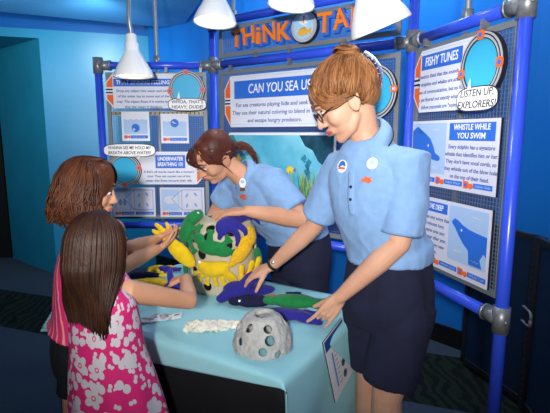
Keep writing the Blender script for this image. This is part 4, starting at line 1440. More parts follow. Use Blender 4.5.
def disc(name, t, c, n, up, r, m, th=.003, shape=None):
    n = V(n).normalized(); x = V(up).cross(n).normalized(); y = n.cross(x)
    M = Matrix.Identity(4)
    for i in range(3):
        M[i][0], M[i][1], M[i][2], M[i][3] = x[i], y[i], n[i], V(c)[i]
    bm = BM(); poly(bm, shape or oval(0, 0, r[0], r[1], 28), th); bm.transform(M)
    return obj(name, bm, m, t, smooth=False), M

def surf(me_obj, c, dirn, off=.001):
    """first hit on a part's surface along a direction, in world space"""
    M = WM[me_obj.name]
    Mi = M.inverted()
    o = Mi @ V(c); d = (Mi.to_3x3() @ V(dirn)).normalized()
    ok, loc, nor, idx = me_obj.ray_cast(o, d)
    if ok:
        return M @ loc + (M.to_3x3() @ nor)*off, (M.to_3x3() @ nor)
    return V(c), -V(dirn)

def collar(t, spine_base, neck_top, l, fr, rin, rout, drop, m=M_polo, gap=.35):
    """turned-down polo collar, open at the throat, with a dark trim along its edge"""
    up = (V(neck_top) - V(spine_base)).normalized()
    l = (V(l) - up*V(l).dot(up)).normalized(); f = l.cross(up)
    if f.dot(V(fr)) < 0: f = -f
    bm = BM(); R = []; N = 40
    edge = []
    for i in range(N+1):
        a = gap + (2*PI-2*gap)*i/N
        w_ = (math.cos(a)+1)/2          # 1 in front
        dirv = f*math.cos(a) + l*math.sin(a)
        top = V(spine_base) + dirv*rin + up*(.045 - .040*w_)
        mid = V(spine_base) + dirv*(rin+.008) + up*(.050 - .042*w_)
        out = V(spine_base) + dirv*(rout + .014*w_) + up*(.050 - .042*w_ - drop*(1 + .35*w_))
        R.append([bm.verts.new(p) for p in (top, mid, mid.lerp(out, .5) + dirv*.004, out)])
        edge.append(out)
    for a, b in zip(R[:-1], R[1:]):
        for k in range(3):
            bm.faces.new((a[k], a[k+1], b[k+1], b[k]))
    me = evaluated(bm, [('SOLIDIFY', dict(thickness=.004, offset=0.0)), ('SMOOTH', dict(factor=.4, iterations=2))])
    c = obj('collar', me, m, t)
    bm = BM(); tube(bm, edge, .0028, 8); obj('collar_trim', bm, M_trim, c)
    return c

# ================================================================== red haired woman standing at the table's right end
def woman_standing():
    f = V((-.72, -.69, 0)).normalized(); l = V((.69, -.72, 0)).normalized()
    t = thing('person', 'person with red hair in a bun and glasses, blue polo shirt and navy shorts', 'person', (.40, 1.57, 0))
    # joints
    pel = V((.405, 1.57, .90)); wai = V((.383, 1.565, 1.03)); che = V((.345, 1.55, 1.20)); sho = V((.318, 1.535, 1.32)); nb = V((.305, 1.527, 1.405))
    hc = at(349, 101, 1.475) + V((-.005, .035, 0))
    Fh = V((-.84, -.06, -.545))
    MH = head_matrix(hc, Fh, (0, 0, 1), 1.03)
    Ls = at(411, 166, 1.44); Le = at(399, 243, 1.43); Lw = at(340, 297, 1.50)
    Rs = at(341, 168, 1.62); Re = at(314, 226, 1.72); Rw = at(272, 266, 1.82)
    bm = BM()
    add_head(bm, MH, nb + V((.004, .0, -.03)), .050)
    rg = torso_rings([pel + V((0, 0, -.05)), pel, wai, che, sho, nb], l, [.115, .120, .112, .130, .125, .05], [.09, .10, .085, .10, .075, .045])
    loft(bm, smooth_rings(rg, 4), 32)
    tube(bm, [sho.lerp(Ls, .6), Ls, Ls.lerp(Le, .5), Le], [.05, .050, .045, .038], 16)
    tube(bm, [Le, Le.lerp(Lw, .3), Le.lerp(Lw, .7), Lw], [.038, .040, .031, .0235], 16)
    tube(bm, [sho.lerp(Rs, .6), Rs, Rs.lerp(Re, .5), Re], [.05, .048, .043, .036], 16)
    tube(bm, [Re, Re.lerp(Rw, .3), Re.lerp(Rw, .7), Rw], [.036, .038, .030, .0225], 16)
    # left hand on the table corner, fingers curled under; thumb down along the sheet
    dL_ = at(322, 320, 1.515) - Lw
    hand_ = add_hand(bm, Lw + dL_.normalized()*.006, dL_, V((-.22, .92, -.30)), False, [(.12, .25, .2), (.55, .9, .6), (.60, .95, .6), (.10, .2, .2)], .90, thumb=(.85, .28, .40), thumb_bend=.45)
    dR_ = at(246, 277, 1.86) - Rw
    add_hand(bm, Rw + dR_.normalized()*.012, dR_, V((-.10, .35, -.9)), True, [.30, .35, .42, .45], .92, thumb=(.7, .6, .45))
    # legs
    hips = [pel + l*.080 + V((0, 0, -.03)), pel - l*.080 + V((0, 0, -.03))]
    kn = [V((.395, 1.485, .50)), V((.368, 1.63, .50))]
    an = [V((.413, 1.500, .09)), V((.380, 1.655, .09))]
    for h_, k_, a_ in zip(hips, kn, an):
        tube(bm, [h_, h_.lerp(k_, .5), k_], [.066, .070, .054], 18)
        tube(bm, [k_, k_.lerp(a_, .3), a_], [.053, .057, .036], 16)
        tube(bm, [a_, a_ + f*.10 + V((0, 0, -.05))], [.034, .028], 12)
    me = soften_head(melt(bm, .0034, 4), MH)
    obj('body', me, M_skA, t)
    for a_ in an:
        shoe(t, a_, f, mat('shoe_white', '#c9c9c6', .6))
    face_parts(t, MH, '#7a4a26')
    # shorts
    bm = BM()
    rg = torso_rings([pel + V((0, 0, -.16)), pel + V((0, 0, -.07)), pel + V((0, 0, .03)), pel + V((0, 0, .14))], l, [.150, .160, .150, .13], [.115, .135, .126, .108])
    loft(bm, smooth_rings(rg, 4), 36)
    for h_, k_ in zip(hips, kn):
        tube(bm, [h_ + V((0, 0, -.03)), h_.lerp(k_, .5), k_ + V((0, 0, .055))], [.098, .095, .090], 24, round_=False)
    me = melt(bm, .006, 6); wrinkle(me, .004, 11, .6, 3); folds(me, .005, 9, (1.2, 1.2, .5), 1)
    sh = obj('shorts', me, M_navyc, t)
    # polo shirt
    bm = BM()
    spine = [pel + V((0, 0, .082)), pel + V((0, 0, .11)), wai + V((0, 0, .02)), che, sho + V((0, 0, -.02)), sho + V((-.006, -.004, .045)), nb + V((0, 0, .0))]
    rg = torso_rings(spine, l, [.146, .146, .140, .156, .148, .098, .062], [.132, .130, .118, .130, .100, .075, .056])
    loft(bm, smooth_rings(rg, 5), 40)
    ell(bm, che + f*.055 + l*.065 + V((0, 0, -.02)), (.062, .062, .062)); ell(bm, che + f*.055 - l*.065 + V((0, 0, -.02)), (.062, .062, .062))
    cl = Ls.lerp(Le, .86)
    tube(bm, [sho.lerp(Ls, .35), Ls + V((-.004, 0, .002)), Ls.lerp(Le, .45), cl], [.068, .069, .069, .066], 24, round_=False)
    cr = Rs.lerp(Re, .80)
    tube(bm, [sho.lerp(Rs, .35), Rs, Rs.lerp(Re, .45), cr], [.066, .064, .064, .062], 24, round_=False)
    me = melt(bm, .005, 5); wrinkle(me, .0045, 8, .8, 1); folds(me, .0045, 9, (1.2, 1.2, .55), 3); folds(me, .0022, 20, (1, 1, .7), 8)
    po = obj('polo_shirt', me, M_polo, t)
    for cc, dv, r in ((cl, (Le-Ls).normalized(), .0665), (cr, (Re-Rs).normalized(), .0625)):
        bm = BM(); tube(bm, [cc - dv*.022, cc - dv*.004, cc + dv*.002], [r+.002, r+.003, r+.002], 28, round_=False); obj('sleeve_cuff', bm, mat('polo_cuff', '#789fcd', .85, bump=.2, bscale=600), po)
    collar(t, nb + V((.004, .002, -.004)), nb + V((-.030, -.01, .06)), l, f, .058, .080, .042, gap=.30)
    # placket, buttons, patches
    cdir = V((-.25, -1, 0)).normalized()
    pts = []
    for k in range(7):
        s_ = k/6
        c_ = sho.lerp(che, .25 + s_*1.0)
        p, n_ = surf(po, c_ + f*.4 , -f, .002)
        pts.append(p)
    bm = BM(); tube(bm, pts, .013, 8, flat=.18, up=f); pl = obj('placket', bm, M_polo, po)
    for k in (2, 4):
        disc('button', pl, pts[k] + f*.002, f, (0, 0, 1), (.005, .005), M_trim, .002)
    def patch(name, u, v, r, m, y0=1.0, **kw):
        o_ = V((0, 0, CAMZ)); tgt = at(u, v, 1.5)
        p, n_ = surf(po, o_, tgt - o_, .002)
        return disc(name, po, p, n_, (0, 0, 1), r, m, **kw)
    b, Mb = patch('round_emblem', 343, 166.5, (.0215, .0215), M_white)
    bm = BM(); poly(bm, [(-.018, -.002), (-.010, .013), (.0, .019), (.010, .016), (.018, .004), (.012, .0), (.004, .005), (-.006, .0), (-.010, -.004)], .001, .003); bm.transform(Mb); obj('emblem_wave', bm, M_blue, b, smooth=False)
    bm = BM(); poly(bm, [(-.018, -.006), (-.006, -.002), (.018, -.003), (.016, -.009), (-.014, -.010)], .001, .003); bm.transform(Mb); obj('emblem_stripe', bm, M_orange, b, smooth=False)
    b, Mb = patch('name_badge', 372.5, 164, (.0170, .0195), M_white)
    bm = BM(); poly(bm, oval(0, .004, .010, .009, 18), .001, .003); poly(bm, rect(-.012, -.013, .012, -.009), .001, .003); bm.transform(Mb); obj('badge_print', bm, M_pale, b, smooth=False)
    patch('embroidered_patch', 367, 180, (.015, .011), mat('patch_orange', '#d9663a', .8, var=.2, vscale=120), th=.0015, shape=[(-.016, -.008), (-.006, -.006), (.008, -.010), (.017, -.004), (.012, .003), (.016, .010), (.004, .008), (-.006, .012), (-.010, .004), (-.018, .004)][:])
    # hair
    Hm = hair_mat('auburn_hair', '#5a2f16', '#a87343', 30)
    bm = BM()
    R3 = MH.to_3x3().normalized(); k = 1.06
    def hp(x, y, z): return MH @ V((x, y, z))
    ell(bm, hp(-.024, 0, .036), (.091*k, .079*k, .085*k), R3, 28, 20)
    ell(bm, hp(-.062, 0, .010), (.058*k, .066*k, .070*k), R3, 24, 16)
    ell(bm, hp(.026, 0, .080), (.046*k, .060*k, .042*k), R3, 24, 16)
    ell(bm, hp(-.074, 0, .116), (.040*k, .044*k, .032*k), R3, 20, 14)
    me = melt(bm, .005, 5)
    bm = BM(); bm.from_mesh(me); bpy.data.meshes.remove(me)
    Rn = random.Random(2); P = []
    def onhead(x, y, z, lift=.004):
        c = V((-.024, 0, .040)); d = V((x, y, z)) - c
        e = math.sqrt((d.x/.094)**2 + (d.y/.082)**2 + (d.z/.090)**2)
        return c + d/e*(1 + lift/.09)
    bun = V((-.070, 0, .104))
    for i in range(800):
        s_ = Rn.uniform(-1, 1)
        ang = Rn.uniform(.0, 1)
        y = s_*.080
        side = abs(s_)
        st = V((.076 - .080*side**2.2 + Rn.uniform(-.02, .008), y, .074 - .078*side**1.7 + Rn.uniform(-.004, .030)))
        if ang > .62:
            a_ = s_*1.75; st = V((-.030 - .072*math.cos(a_), .078*math.sin(a_), -.048 + Rn.uniform(-.012, .045)))
        en = bun + V((Rn.uniform(-.02, .02), Rn.uniform(-.022, .022), Rn.uniform(-.01, .01)))
        pts = []
        for q in (0, .2, .4, .6, .8, 1):
            p = st.lerp(en, q)
            pts.append(MH @ (onhead(*p, lift=(-.016 if q == 0 else .0) + .004 + Rn.uniform(0, .009) + (.003 if ang <= .62 and q < .5 else 0))) if q < 1 else MH @ en)
        P.append(pts)
    # side-swept fringe across the temples down to the glasses and over the ear top
    for s in (1, -1):
        for i in range(190):
            z0 = Rn.uniform(.07, .105); q = Rn.uniform(0, 1)
            p0 = V((.075 - .05*q, s*(.012 + .04*q), z0))
            p1 = V((.088 - .045*q, s*(.046 + .024*q), .055 + Rn.uniform(-.008, .008)))
            p2 = V((.072 - .052*q, s*(.070 + .012*q), .022 + Rn.uniform(-.012, .012)))
            p3 = V((.022 - .04*q, s*(.084 + .003*q), .018 + Rn.uniform(-.010, .010)))
            p4 = V((-.045, s*.082, .034 + Rn.uniform(-.01, .02)))
            P.append([MH @ p for p in (p0, p1, p2, p3, p4)])
    bc, e1, e2, en_ = V((-.074, 0, .120)), V((.8, 0, .6)), V((0, 1, 0)), V((-.6, 0, .8))
    for i in range(210):      # swirl of the bun
        A = Rn.uniform(0, 2*PI); r_ = Rn.uniform(.006, .040)
        pts = []
        for q in range(7):
            a2 = A + q*.5; rq = r_*(1 + .05*math.sin(q*1.3 + A))
            h_ = .030*math.sqrt(max(0, 1 - (rq/.0435)**2)) + .004*math.sin(3*a2)
            pts.append(MH @ (bc + e1*math.cos(a2)*rq + e2*math.sin(a2)*rq*1.1 + en_*h_))
        P.append(pts)
    locks(bm, P, .0026, .0012, 4)
    hair = obj('hair', bm, Hm, t)
    # patterned claw clip behind the bun
    def clip_pt(A, rr, y):
        return MH @ (V((-.052, 0, .045)) + V((-math.cos(A), 0, math.sin(A)))*rr + V((0, y, 0)))
    bm = BM(); R = []
    for i in range(17):
        A = -.95 + 1.55*i/16
        wv = .034*(1 - .35*abs(i-8)/8)
        R.append([bm.verts.new(clip_pt(A, rr, y)) for rr, y in ((.083, -wv), (.094, -wv*.55), (.098, 0), (.094, wv*.55), (.083, wv), (.080, wv*.5), (.080, -wv*.5))])
    bridge_rings(bm, R)
    bmesh.ops.recalc_face_normals(bm, faces=bm.faces)
    clip = obj('hair_clip', bm, mat('clip_pattern', '#2f3f74', .3, hex2='#c3cde0', vscale=150), hair)
    for s in (1, -1):
        bm = BM()
        tube(bm, [clip_pt(A, .082, s*.033*(1 - .35*abs(A+.175)/.78)) for A in (-.95, -.7, -.4, -.1, .2, .45, .6)], .004, 6)
        for i in range(7):
            A = -.85 + 1.35*i/6
            tube(bm, [clip_pt(A, .083, s*.028), clip_pt(A, .072, s*.043)], .0032, 6)
        obj('clip_teeth', bm, mat('clip_teeth', '#3c4a78', .3), clip)
    # glasses
    bm = BM()
    for s in (1, -1):
        ring = [MH @ V((.1005 - .10*(abs(y)-.033)**1 * .25, y, z)) for y, z in oval(.033*s, .004, .0215, .0150, 24, 2.6)]
        tube(bm, ring + [ring[0]], .0022, 6)
        tube(bm, [MH @ V(q) for q in ((.095, .055*s, .008), (.080, .071*s, .012), (.02, .084*s, .016), (-.012, .088*s, .008), (-.022, .086*s, -.008))], .0022, 6)
    tube(bm, [MH @ V(q) for q in ((.102, -.012, .006), (.106, 0, .009), (.102, .012, .006))], .002, 6)
    obj('glasses', bm, mat('dark_frames', '#2b2226', .3), t)
    # bracelet, ring
    ax = (Rw - Re).normalized(); c = Rw - ax*.010
    x = V((0, 0, 1)).cross(ax).normalized(); y = ax.cross(x)
    bm = BM(); L_ = [c + x*.0285*math.cos(a) + y*.0255*math.sin(a) for a in [2*PI*i/24 for i in range(25)]]; tube(bm, L_, .006, 8, round_=False)
    br = obj('watch_strap', bm, mat('strap_black', '#17181c', .4), t)
    bm = BM(); p = c + (V((0, 0, 1))*.6 + V((0, -1, 0))*.8).normalized()*.029; ell(bm, p, (.011, .009, .009)); obj('watch_case', bm, mat('silver', '#d5d7da', .25, metal=.7), br)
    d_ = dL_.normalized()
    c, ax, rr_ = hand_[2]; x = V((.3, .2, 1)).cross(ax).normalized(); y = ax.cross(x); rr_ += .0012
    bm = BM(); tube(bm, [c + x*rr_*math.cos(a) + y*rr_*math.sin(a) for a in [2*PI*i/16 for i in range(17)]], .0018, 6, round_=False); obj('ring', bm, mat('silver', '#d5d7da', .25, metal=.7), t)
    return MH
woman_standing()

# navy toy in the standing woman's right hand
plush('felt_manta', 'navy felt toy held down by the standing woman\'s right hand', M_navy,
      [('e', 0, 0, 0, .052, .040, .026), ('t', [(.02, .02, 0), (.045, .045, .012), (.06, .066, .018)], [.018, .014, .010]), ('t', [(.03, 0, .004), (.065, .024, .012), (.085, .036, .016)], [.014, .011, .009]), ('t', [(-.03, -.015, 0), (-.06, -.035, 0)], [.026, .018])],
      placed(Matrix.Translation(at(236, 290, 1.84)) @ Matrix.Rotation(math.radians(8), 4, 'Z') @ Matrix.Rotation(math.radians(35), 4, 'X')))

# ================================================================== dark haired woman leaning over the drum
def woman_leaning():
    f = V((-.78, -.62, 0)).normalized(); l = V((.62, -.78, 0)).normalized()
    t = thing('person', 'person with dark ponytail in a blue polo, leaning behind the table over the drum', 'person', (.115, 2.19, 0))
    pel = V((.118, 2.20, .88)); wai = V((.055, 2.19, 1.00)); che = V((-.045, 2.17, 1.12)); sho = V((-.105, 2.15, 1.185)); nb = V((-.155, 2.135, 1.225))
    ear = at(221.5, 154, 2.04)
    Fh = V((-.66, -.42, -.62))
    MH = head_matrix(ear + V((-.035, .058, -.016)), Fh, (-.25, -.45, 1), 1.0)
    Ls = at(272, 185, 2.07); Le = at(302, 219, 1.985); Lw = at(248, 211, 1.93)
    Rs = sho - l*.145 + V((0, 0, -.01)); Re = V((-.30, 2.30, 1.02)); Rw = V((-.33, 2.20, .93))
    bm = BM()
    add_head(bm, MH, nb + V((.02, .0, -.02)), .050)
    loft(bm, smooth_rings(torso_rings([pel + V((0, 0, -.05)), pel, wai, che, sho, nb], l, [.14, .15, .125, .135, .13, .05], [.10, .11, .09, .10, .075, .045]), 4), 32)
    tube(bm, [sho.lerp(Ls, .6), Ls, Ls.lerp(Le, .5), Le], [.055, .055, .050, .043], 16)
    tube(bm, [Le, Le.lerp(Lw, .3), Le.lerp(Lw, .7), Lw], [.043, .044, .033, .0245], 16)
    tube(bm, [sho.lerp(Rs, .6), Rs, Rs.lerp(Re, .5), Re], [.055, .055, .048, .040], 16)
    tube(bm, [Re, Re.lerp(Rw, .4), Rw], [.040, .038, .024], 16)
    dL_ = at(226, 212, 1.955) - Lw
    add_hand(bm, Lw + dL_.normalized()*.012, dL_, V((-.1, .25, -.95)), False, [.15, .2, .25, .3], .92, thumb=(.7, .6, .3))
    add_hand(bm, Rw, V((.25, -.4, -.7)), V((.8, -.5, 0)), True, [.3, .3, .35, .4], .92)
    hips = [pel + l*.075 + V((0, 0, -.03)), pel - l*.075 + V((0, 0, -.03))]
    ft = [V((.175, 2.155, .09)), V((.09, 2.255, .09))]
    for h_, a_ in zip(hips, ft):
        k_ = h_.lerp(a_, .5)
        tube(bm, [h_, h_.lerp(k_, .5), k_], [.085, .074, .054], 16); tube(bm, [k_, k_.lerp(a_, .3), a_], [.053, .055, .036], 14)
        tube(bm, [a_, a_ + f*.08 + V((0, 0, -.05))], [.034, .028], 12)
    me = soften_head(melt(bm, .0036, 4), MH); obj('body', me, M_skB, t)
    for a_ in ft: shoe(t, a_, f, mat('shoe_dark', '#22252b', .6), .9)
    face_parts(t, MH, '#3a1d14')
    bm = BM()
    loft(bm, smooth_rings(torso_rings([pel + V((0, 0, -.16)), pel + V((0, 0, -.07)), pel + V((0, 0, .03)), pel + V((-.03, 0, .12))], l, [.165, .178, .168, .150], [.115, .128, .125, .112]), 4), 36)
    for h_, a_ in zip(hips, ft):
        tube(bm, [h_ + V((0, 0, -.03)), h_.lerp(a_, .25), h_.lerp(a_, .48)], [.100, .094, .088], 24, round_=False)
    me = melt(bm, .006, 5); wrinkle(me, .005, 11, .6, 8); obj('shorts', me, M_navyc, t)
    bm = BM()
    spine = [pel + V((-.012, 0, .035)), pel + V((-.02, 0, .07)), wai, che, sho, nb + V((.028, .006, -.018)), nb + V((.004, .0, .0))]
    loft(bm, smooth_rings(torso_rings(spine, l, [.172, .170, .158, .168, .150, .105, .064], [.130, .130, .122, .134, .108, .085, .060]), 5), 40)
    ell(bm, che + f*.05 + l*.065 + V((0, 0, -.05)), .07); ell(bm, che + f*.05 - l*.065 + V((0, 0, -.05)), .07)
    cl = Ls.lerp(Le, .74)
    tube(bm, [sho.lerp(Ls, .35), Ls, Ls.lerp(Le, .45), cl], [.080, .082, .078, .070], 24, round_=False)
    cr = Rs.lerp(Re, .7)
    tube(bm, [sho.lerp(Rs, .35), Rs, cr], [.072, .070, .066], 24, round_=False)
    me = melt(bm, .005, 5); wrinkle(me, .0045, 8, .8, 12); folds(me, .0045, 9, (.7, 1, 1.1), 6); folds(me, .0022, 20, (1, 1, .7), 2)
    po = obj('polo_shirt', me, M_polo, t)
    collar(t, nb + V((.012, .004, -.008)), nb + V((-.05, -.02, .05)), l, f + V((0, 0, -.4)), .060, .084, .040, gap=.35)
    def patch(name, u, v, r, m, **kw):
        o_ = V((0, 0, CAMZ)); tgt = at(u, v, 2.0)
        p, n_ = surf(po, o_, tgt - o_, .002)
        return disc(name, po, p, n_, (0, 0, 1), r, m, **kw)
    b, Mb = patch('name_badge', 243, 183, (.0165, .0225), M_white)
    bm = BM(); poly(bm, oval(0, .006, .010, .008, 18), .001, .003); bm.transform(Mb); obj('badge_print', bm, M_pale, b, smooth=False)
    patch('badge_holder', 243, 189.5, (.014, .008), mat('badge_brown', '#7a5138', .6), th=.004, shape=rect(-.014, -.008, .014, .008))
    patch('embroidered_patch', 243.5, 197, (.020, .012), mat('patch_orange', '#d9663a', .8, var=.2, vscale=120), th=.0015, shape=[(-.022, -.010), (-.006, -.008), (.010, -.014), (.022, -.006), (.016, .004), (.020, .014), (.004, .010), (-.008, .015), (-.013, .005), (-.024, .005)])
    Hm = hair_mat('dark_auburn_hair', '#30130d', '#6a3020', 24)
    R3 = MH.to_3x3().normalized(); k = 1.0
    bm = BM()
    ell(bm, MH @ V((-.022, 0, .042)), (.088*k, .075*k, .081*k), R3, 28, 20)
    ell(bm, MH @ V((-.06, 0, .005)), (.055*k, .062*k, .06*k), R3, 24, 16)
    ell(bm, MH @ V((.026, 0, .080)), (.042*k, .056*k, .034*k), R3, 20, 14)
    me = melt(bm, .005, 5); bm = BM(); bm.from_mesh(me); bpy.data.meshes.remove(me)
    Rn = random.Random(5); P = []
    tie = V((-.108, 0, -.030))
    def onhead(p, lift):
        c = V((-.022, 0, .042)); d = p - c
        e = math.sqrt((d.x/.093)**2 + (d.y/.081)**2 + (d.z/.088)**2)
        return c + d/e*(1+lift/.09)
    for i in range(800):
        s_ = Rn.uniform(-1, 1); side = abs(s_)
        st = V((.074 - .072*side**2 + Rn.uniform(-.02, .006), s_*.078, .080 - .075*side**1.8 + Rn.uniform(-.004, .028)))
        lf = Rn.uniform(.002, .008)
        P.append([MH @ (onhead(st.lerp(tie, q), lf) if q < .95 else tie + V((Rn.uniform(-.008, .008), Rn.uniform(-.012, .012), Rn.uniform(-.012, .012)))) for q in (0, .2, .4, .6, .8, 1)])
    for i in range(60):       # ponytail
        o_ = V((Rn.uniform(-.01, .01), Rn.uniform(-.014, .014), Rn.uniform(-.014, .014)))
        p0 = MH @ (tie + o_); 
        P.append([p0, p0 + V((.045, .01, .004)) + o_*.5, p0 + V((.085, .01, -.030)) + o_*1.2, p0 + V((.10, .0, -.070)) + o_])
    for i in range(20):       # loose fringe strands over the forehead
        s_ = Rn.uniform(-1, 1)
        p0 = V((.062, s_*.030, .104)); p1 = V((.098, s_*.046 , .078)); p2 = V((.108 + Rn.uniform(-.008, .008), s_*.060, .046)); p3 = V((.094, s_*.072 + Rn.uniform(-.006, .006), .012))
        P.append([MH @ p for p in (p0, p1, p2, p3)])
    for s in (1, -1):
        for i in range(7):    # wisp before the ear
            P.append([MH @ V(q) for q in ((.03, .070*s, .07), (.028 + Rn.uniform(-.006, .006), .081*s, .02), (.012, .080*s, -.03), (-.002, .074*s, -.085))])
    locks(bm, P, .0026, .0011, 4)
    h = obj('hair', bm, Hm, t)
    bm = BM(); c = MH @ tie; ell(bm, c, .018); obj('hair_tie', bm, M_ink, h)
woman_leaning()

# ================================================================== girl in pink behind, curly bob
def girl_bob():
    f = V((.88, .47, 0)).normalized(); l = V((-.47, .88, 0)).normalized()
    bx, by = -.672, 1.50
    t = thing('person', 'child with curly brown bob, pink striped top and dark shorts', 'person', (bx, by, 0))
    pel = V((bx-.018, by, .675)); wai = V((bx-.004, by, .81)); che = V((bx+.014, by+.008, .955)); sho = V((bx+.026, by+.012, 1.055)); nb = V((bx+.034, by+.012, 1.105))
    hc = at(87, 191, 1.52)
    MH = head_matrix(hc, V((.93, .22, -.20)), (0, 0, 1), .88)
    Ls = sho + l*.105 + V((0, 0, -.006)); Rs = sho - l*.110 + V((.01, 0, -.006))
    Rw = at(158, 249, 1.84); Re = at(124, 266, 1.60)
    Lw = at(157, 239, 1.90); Le = at(130, 248, 1.70)
    bm = BM()
    add_head(bm, MH, nb + V((-.004, 0, -.03)), .042, True)
    loft(bm, smooth_rings(torso_rings([pel + V((0, 0, -.04)), pel, wai, che, sho, nb], l, [.078, .080, .076, .088, .088, .036], [.064, .068, .062, .068, .05, .034]), 4), 28)
    for S_, E_, W_ in ((Ls, Le, Lw), (Rs, Re, Rw)):
        tube(bm, [sho.lerp(S_, .6), S_, S_.lerp(E_, .5), E_], [.036, .036, .033, .029], 14)
        tube(bm, [E_, E_.lerp(W_, .35), W_], [.029, .029, .0195], 14)
    add_hand(bm, Rw + V((.006, .008, 0)), at(171, 237, 1.90) - Rw, V((.25, .5, .55)), True, [.35, .4, .45, .5], .74, r=.0082)
    add_hand(bm, Lw + V((.006, .008, 0)), at(172, 231, 1.95) - Lw, V((.3, -.4, -.5)), False, [.4, .45, .5, .5], .74, r=.0082)
    hips = [pel + l*.052, pel - l*.052]; an = [V((bx-.062, by+.05, .075)), V((bx-.078, by-.060, .075))]
    for h_, a_ in zip(hips, an):
        k_ = h_.lerp(a_, .47) + f*.008
        tube(bm, [h_, h_.lerp(k_, .5), k_], [.046, .050, .040], 16); tube(bm, [k_, k_.lerp(a_, .3), a_], [.039, .041, .026], 14); tube(bm, [a_, a_ + f*.06 + V((0, 0, -.045))], [.026, .022], 10)
    obj('body', soften_head(melt(bm, .0036, 4), MH), M_skC, t); face_parts(t, MH, '#3a2416')
    for a_ in an: shoe(t, a_, f, mat('shoe_white', '#c9c9c6', .6), .72)
    m = bpy.data.materials.new('pink_striped_cotton'); m.use_nodes = True
    nt = m.node_tree; b = nt.nodes['Principled BSDF']; b.inputs['Roughness'].default_value = .85
    tc = nt.nodes.new('ShaderNodeTexCoord'); mp = nt.nodes.new('ShaderNodeMapping'); mp.inputs['Rotation'].default_value = (0, .25, .6)
    wv = nt.nodes.new('ShaderNodeTexWave'); wv.inputs['Scale'].default_value = 14; wv.inputs['Distortion'].default_value = 1.2; wv.inputs['Detail'].default_value = 1
    r = nt.nodes.new('ShaderNodeValToRGB'); r.color_ramp.elements[0].position = .76; r.color_ramp.elements[1].position = .90
    r.color_ramp.elements[0].color = lin('#d8266f'); r.color_ramp.elements[1].color = lin('#f0a093')
    nt.links.new(tc.outputs['Object'], mp.inputs['Vector']); nt.links.new(mp.outputs[0], wv.inputs['Vector']); nt.links.new(wv.outputs['Fac'], r.inputs['Fac']); nt.links.new(r.outputs['Color'], b.inputs['Base Color'])
    bm = BM()
    loft(bm, smooth_rings(torso_rings([pel + V((0, 0, .07)), wai + V((0, 0, -.02)), che, sho + V((0, 0, -.012)), sho + V((.004, 0, .024)), nb + V((0, 0, -.012))], l, [.122, .112, .112, .104, .078, .046], [.098, .090, .088, .070, .056, .044]), 5), 36)
    for S_, E_ in ((Ls, Le), (Rs, Re)):
        tube(bm, [sho.lerp(S_, .35), S_, S_.lerp(E_, .55)], [.046, .050, .050], 22, round_=False)
    me = melt(bm, .0045, 4); wrinkle(me, .0035, 12, .7, 2); wrinkle(me, .0012, 40, 1, 9)
    obj('striped_top', me, m, t)
    bm = BM()
    loft(bm, smooth_rings(torso_rings([pel + V((0, 0, -.07)), pel, pel + V((0, 0, .10))], l, [.105, .108, .095], [.085, .090, .078]), 4), 32)
    for h_, a_ in zip(hips, an): tube(bm, [h_, h_.lerp(a_, .12), h_.lerp(a_, .22)], [.066, .066, .066], 20, round_=False)
    me = melt(bm, .005, 4); wrinkle(me, .003, 16, .7, 6); obj('shorts', me, mat('black_denim', '#14161e', .9, var=.3, vscale=90, bump=.2, bscale=300), t)
    Hm = hair_mat('brown_curly_hair', '#2a140a', '#6b3a1e', 26)
    R3 = MH.to_3x3().normalized(); k = .88
    bm = BM()
    ell(bm, MH @ V((-.020, 0, .038)), (.097*k, .084*k, .092*k), R3, 28, 20)
    ell(bm, MH @ V((-.055, 0, -.02)), (.066*k, .082*k, .082*k), R3, 24, 16)
    ell(bm, MH @ V((.027, 0, .081)), (.050*k, .063*k, .043*k), R3, 20, 14)
    me = melt(bm, .005, 4); bm = BM(); bm.from_mesh(me); bpy.data.meshes.remove(me)
    Rn = random.Random(8); P = []
    for i in range(1000):
        al = Rn.uniform(-2.4, 2.4)
        d = V((-math.cos(al), math.sin(al), 0))
        front = max(0, -math.cos(al))
        vol = Rn.uniform(.86, 1.06)
        zb = Rn.uniform(-.135, -.075) + (0.0 if front < .3 else .015)
        ph = Rn.uniform(0, 6.28)
        pts = []
        part = V((.01 + .04*Rn.random(), -.01, .134))
        for j, (q, z) in enumerate(((.35, .118), (.75, .09), (1.0, .04), (1.08, -.01), (1.16, -.05), (1.16, -.09), (1.08, zb))):
            rx = .090*q*vol; ry = .092*q*vol
            wgl = .013*math.sin(ph + j*2.1)*(j > 1)
            p = V((-.018 + d.x*rx + wgl*d.y, d.y*ry + wgl*d.x, z + .005*math.cos(ph + j*1.7)))
            pts.append(MH @ p)
        P.append([MH @ part] + pts)
    for i in range(300):
        s = Rn.choice((1, -1)); e = Rn.uniform(-.006, .045)
        P.append([MH @ V(q) for q in ((.03, .01*s, .128), (.074, .030*s, .110), (.088-e, .058*s, .06), (.068-e, .074*s, .015), (.045-e, .076*s, -.03), (.04-e, .074*s, -.07))])
    locks(bm, P, .0034, .0014, 4)
    obj('hair', bm, Hm, t)
girl_bob()
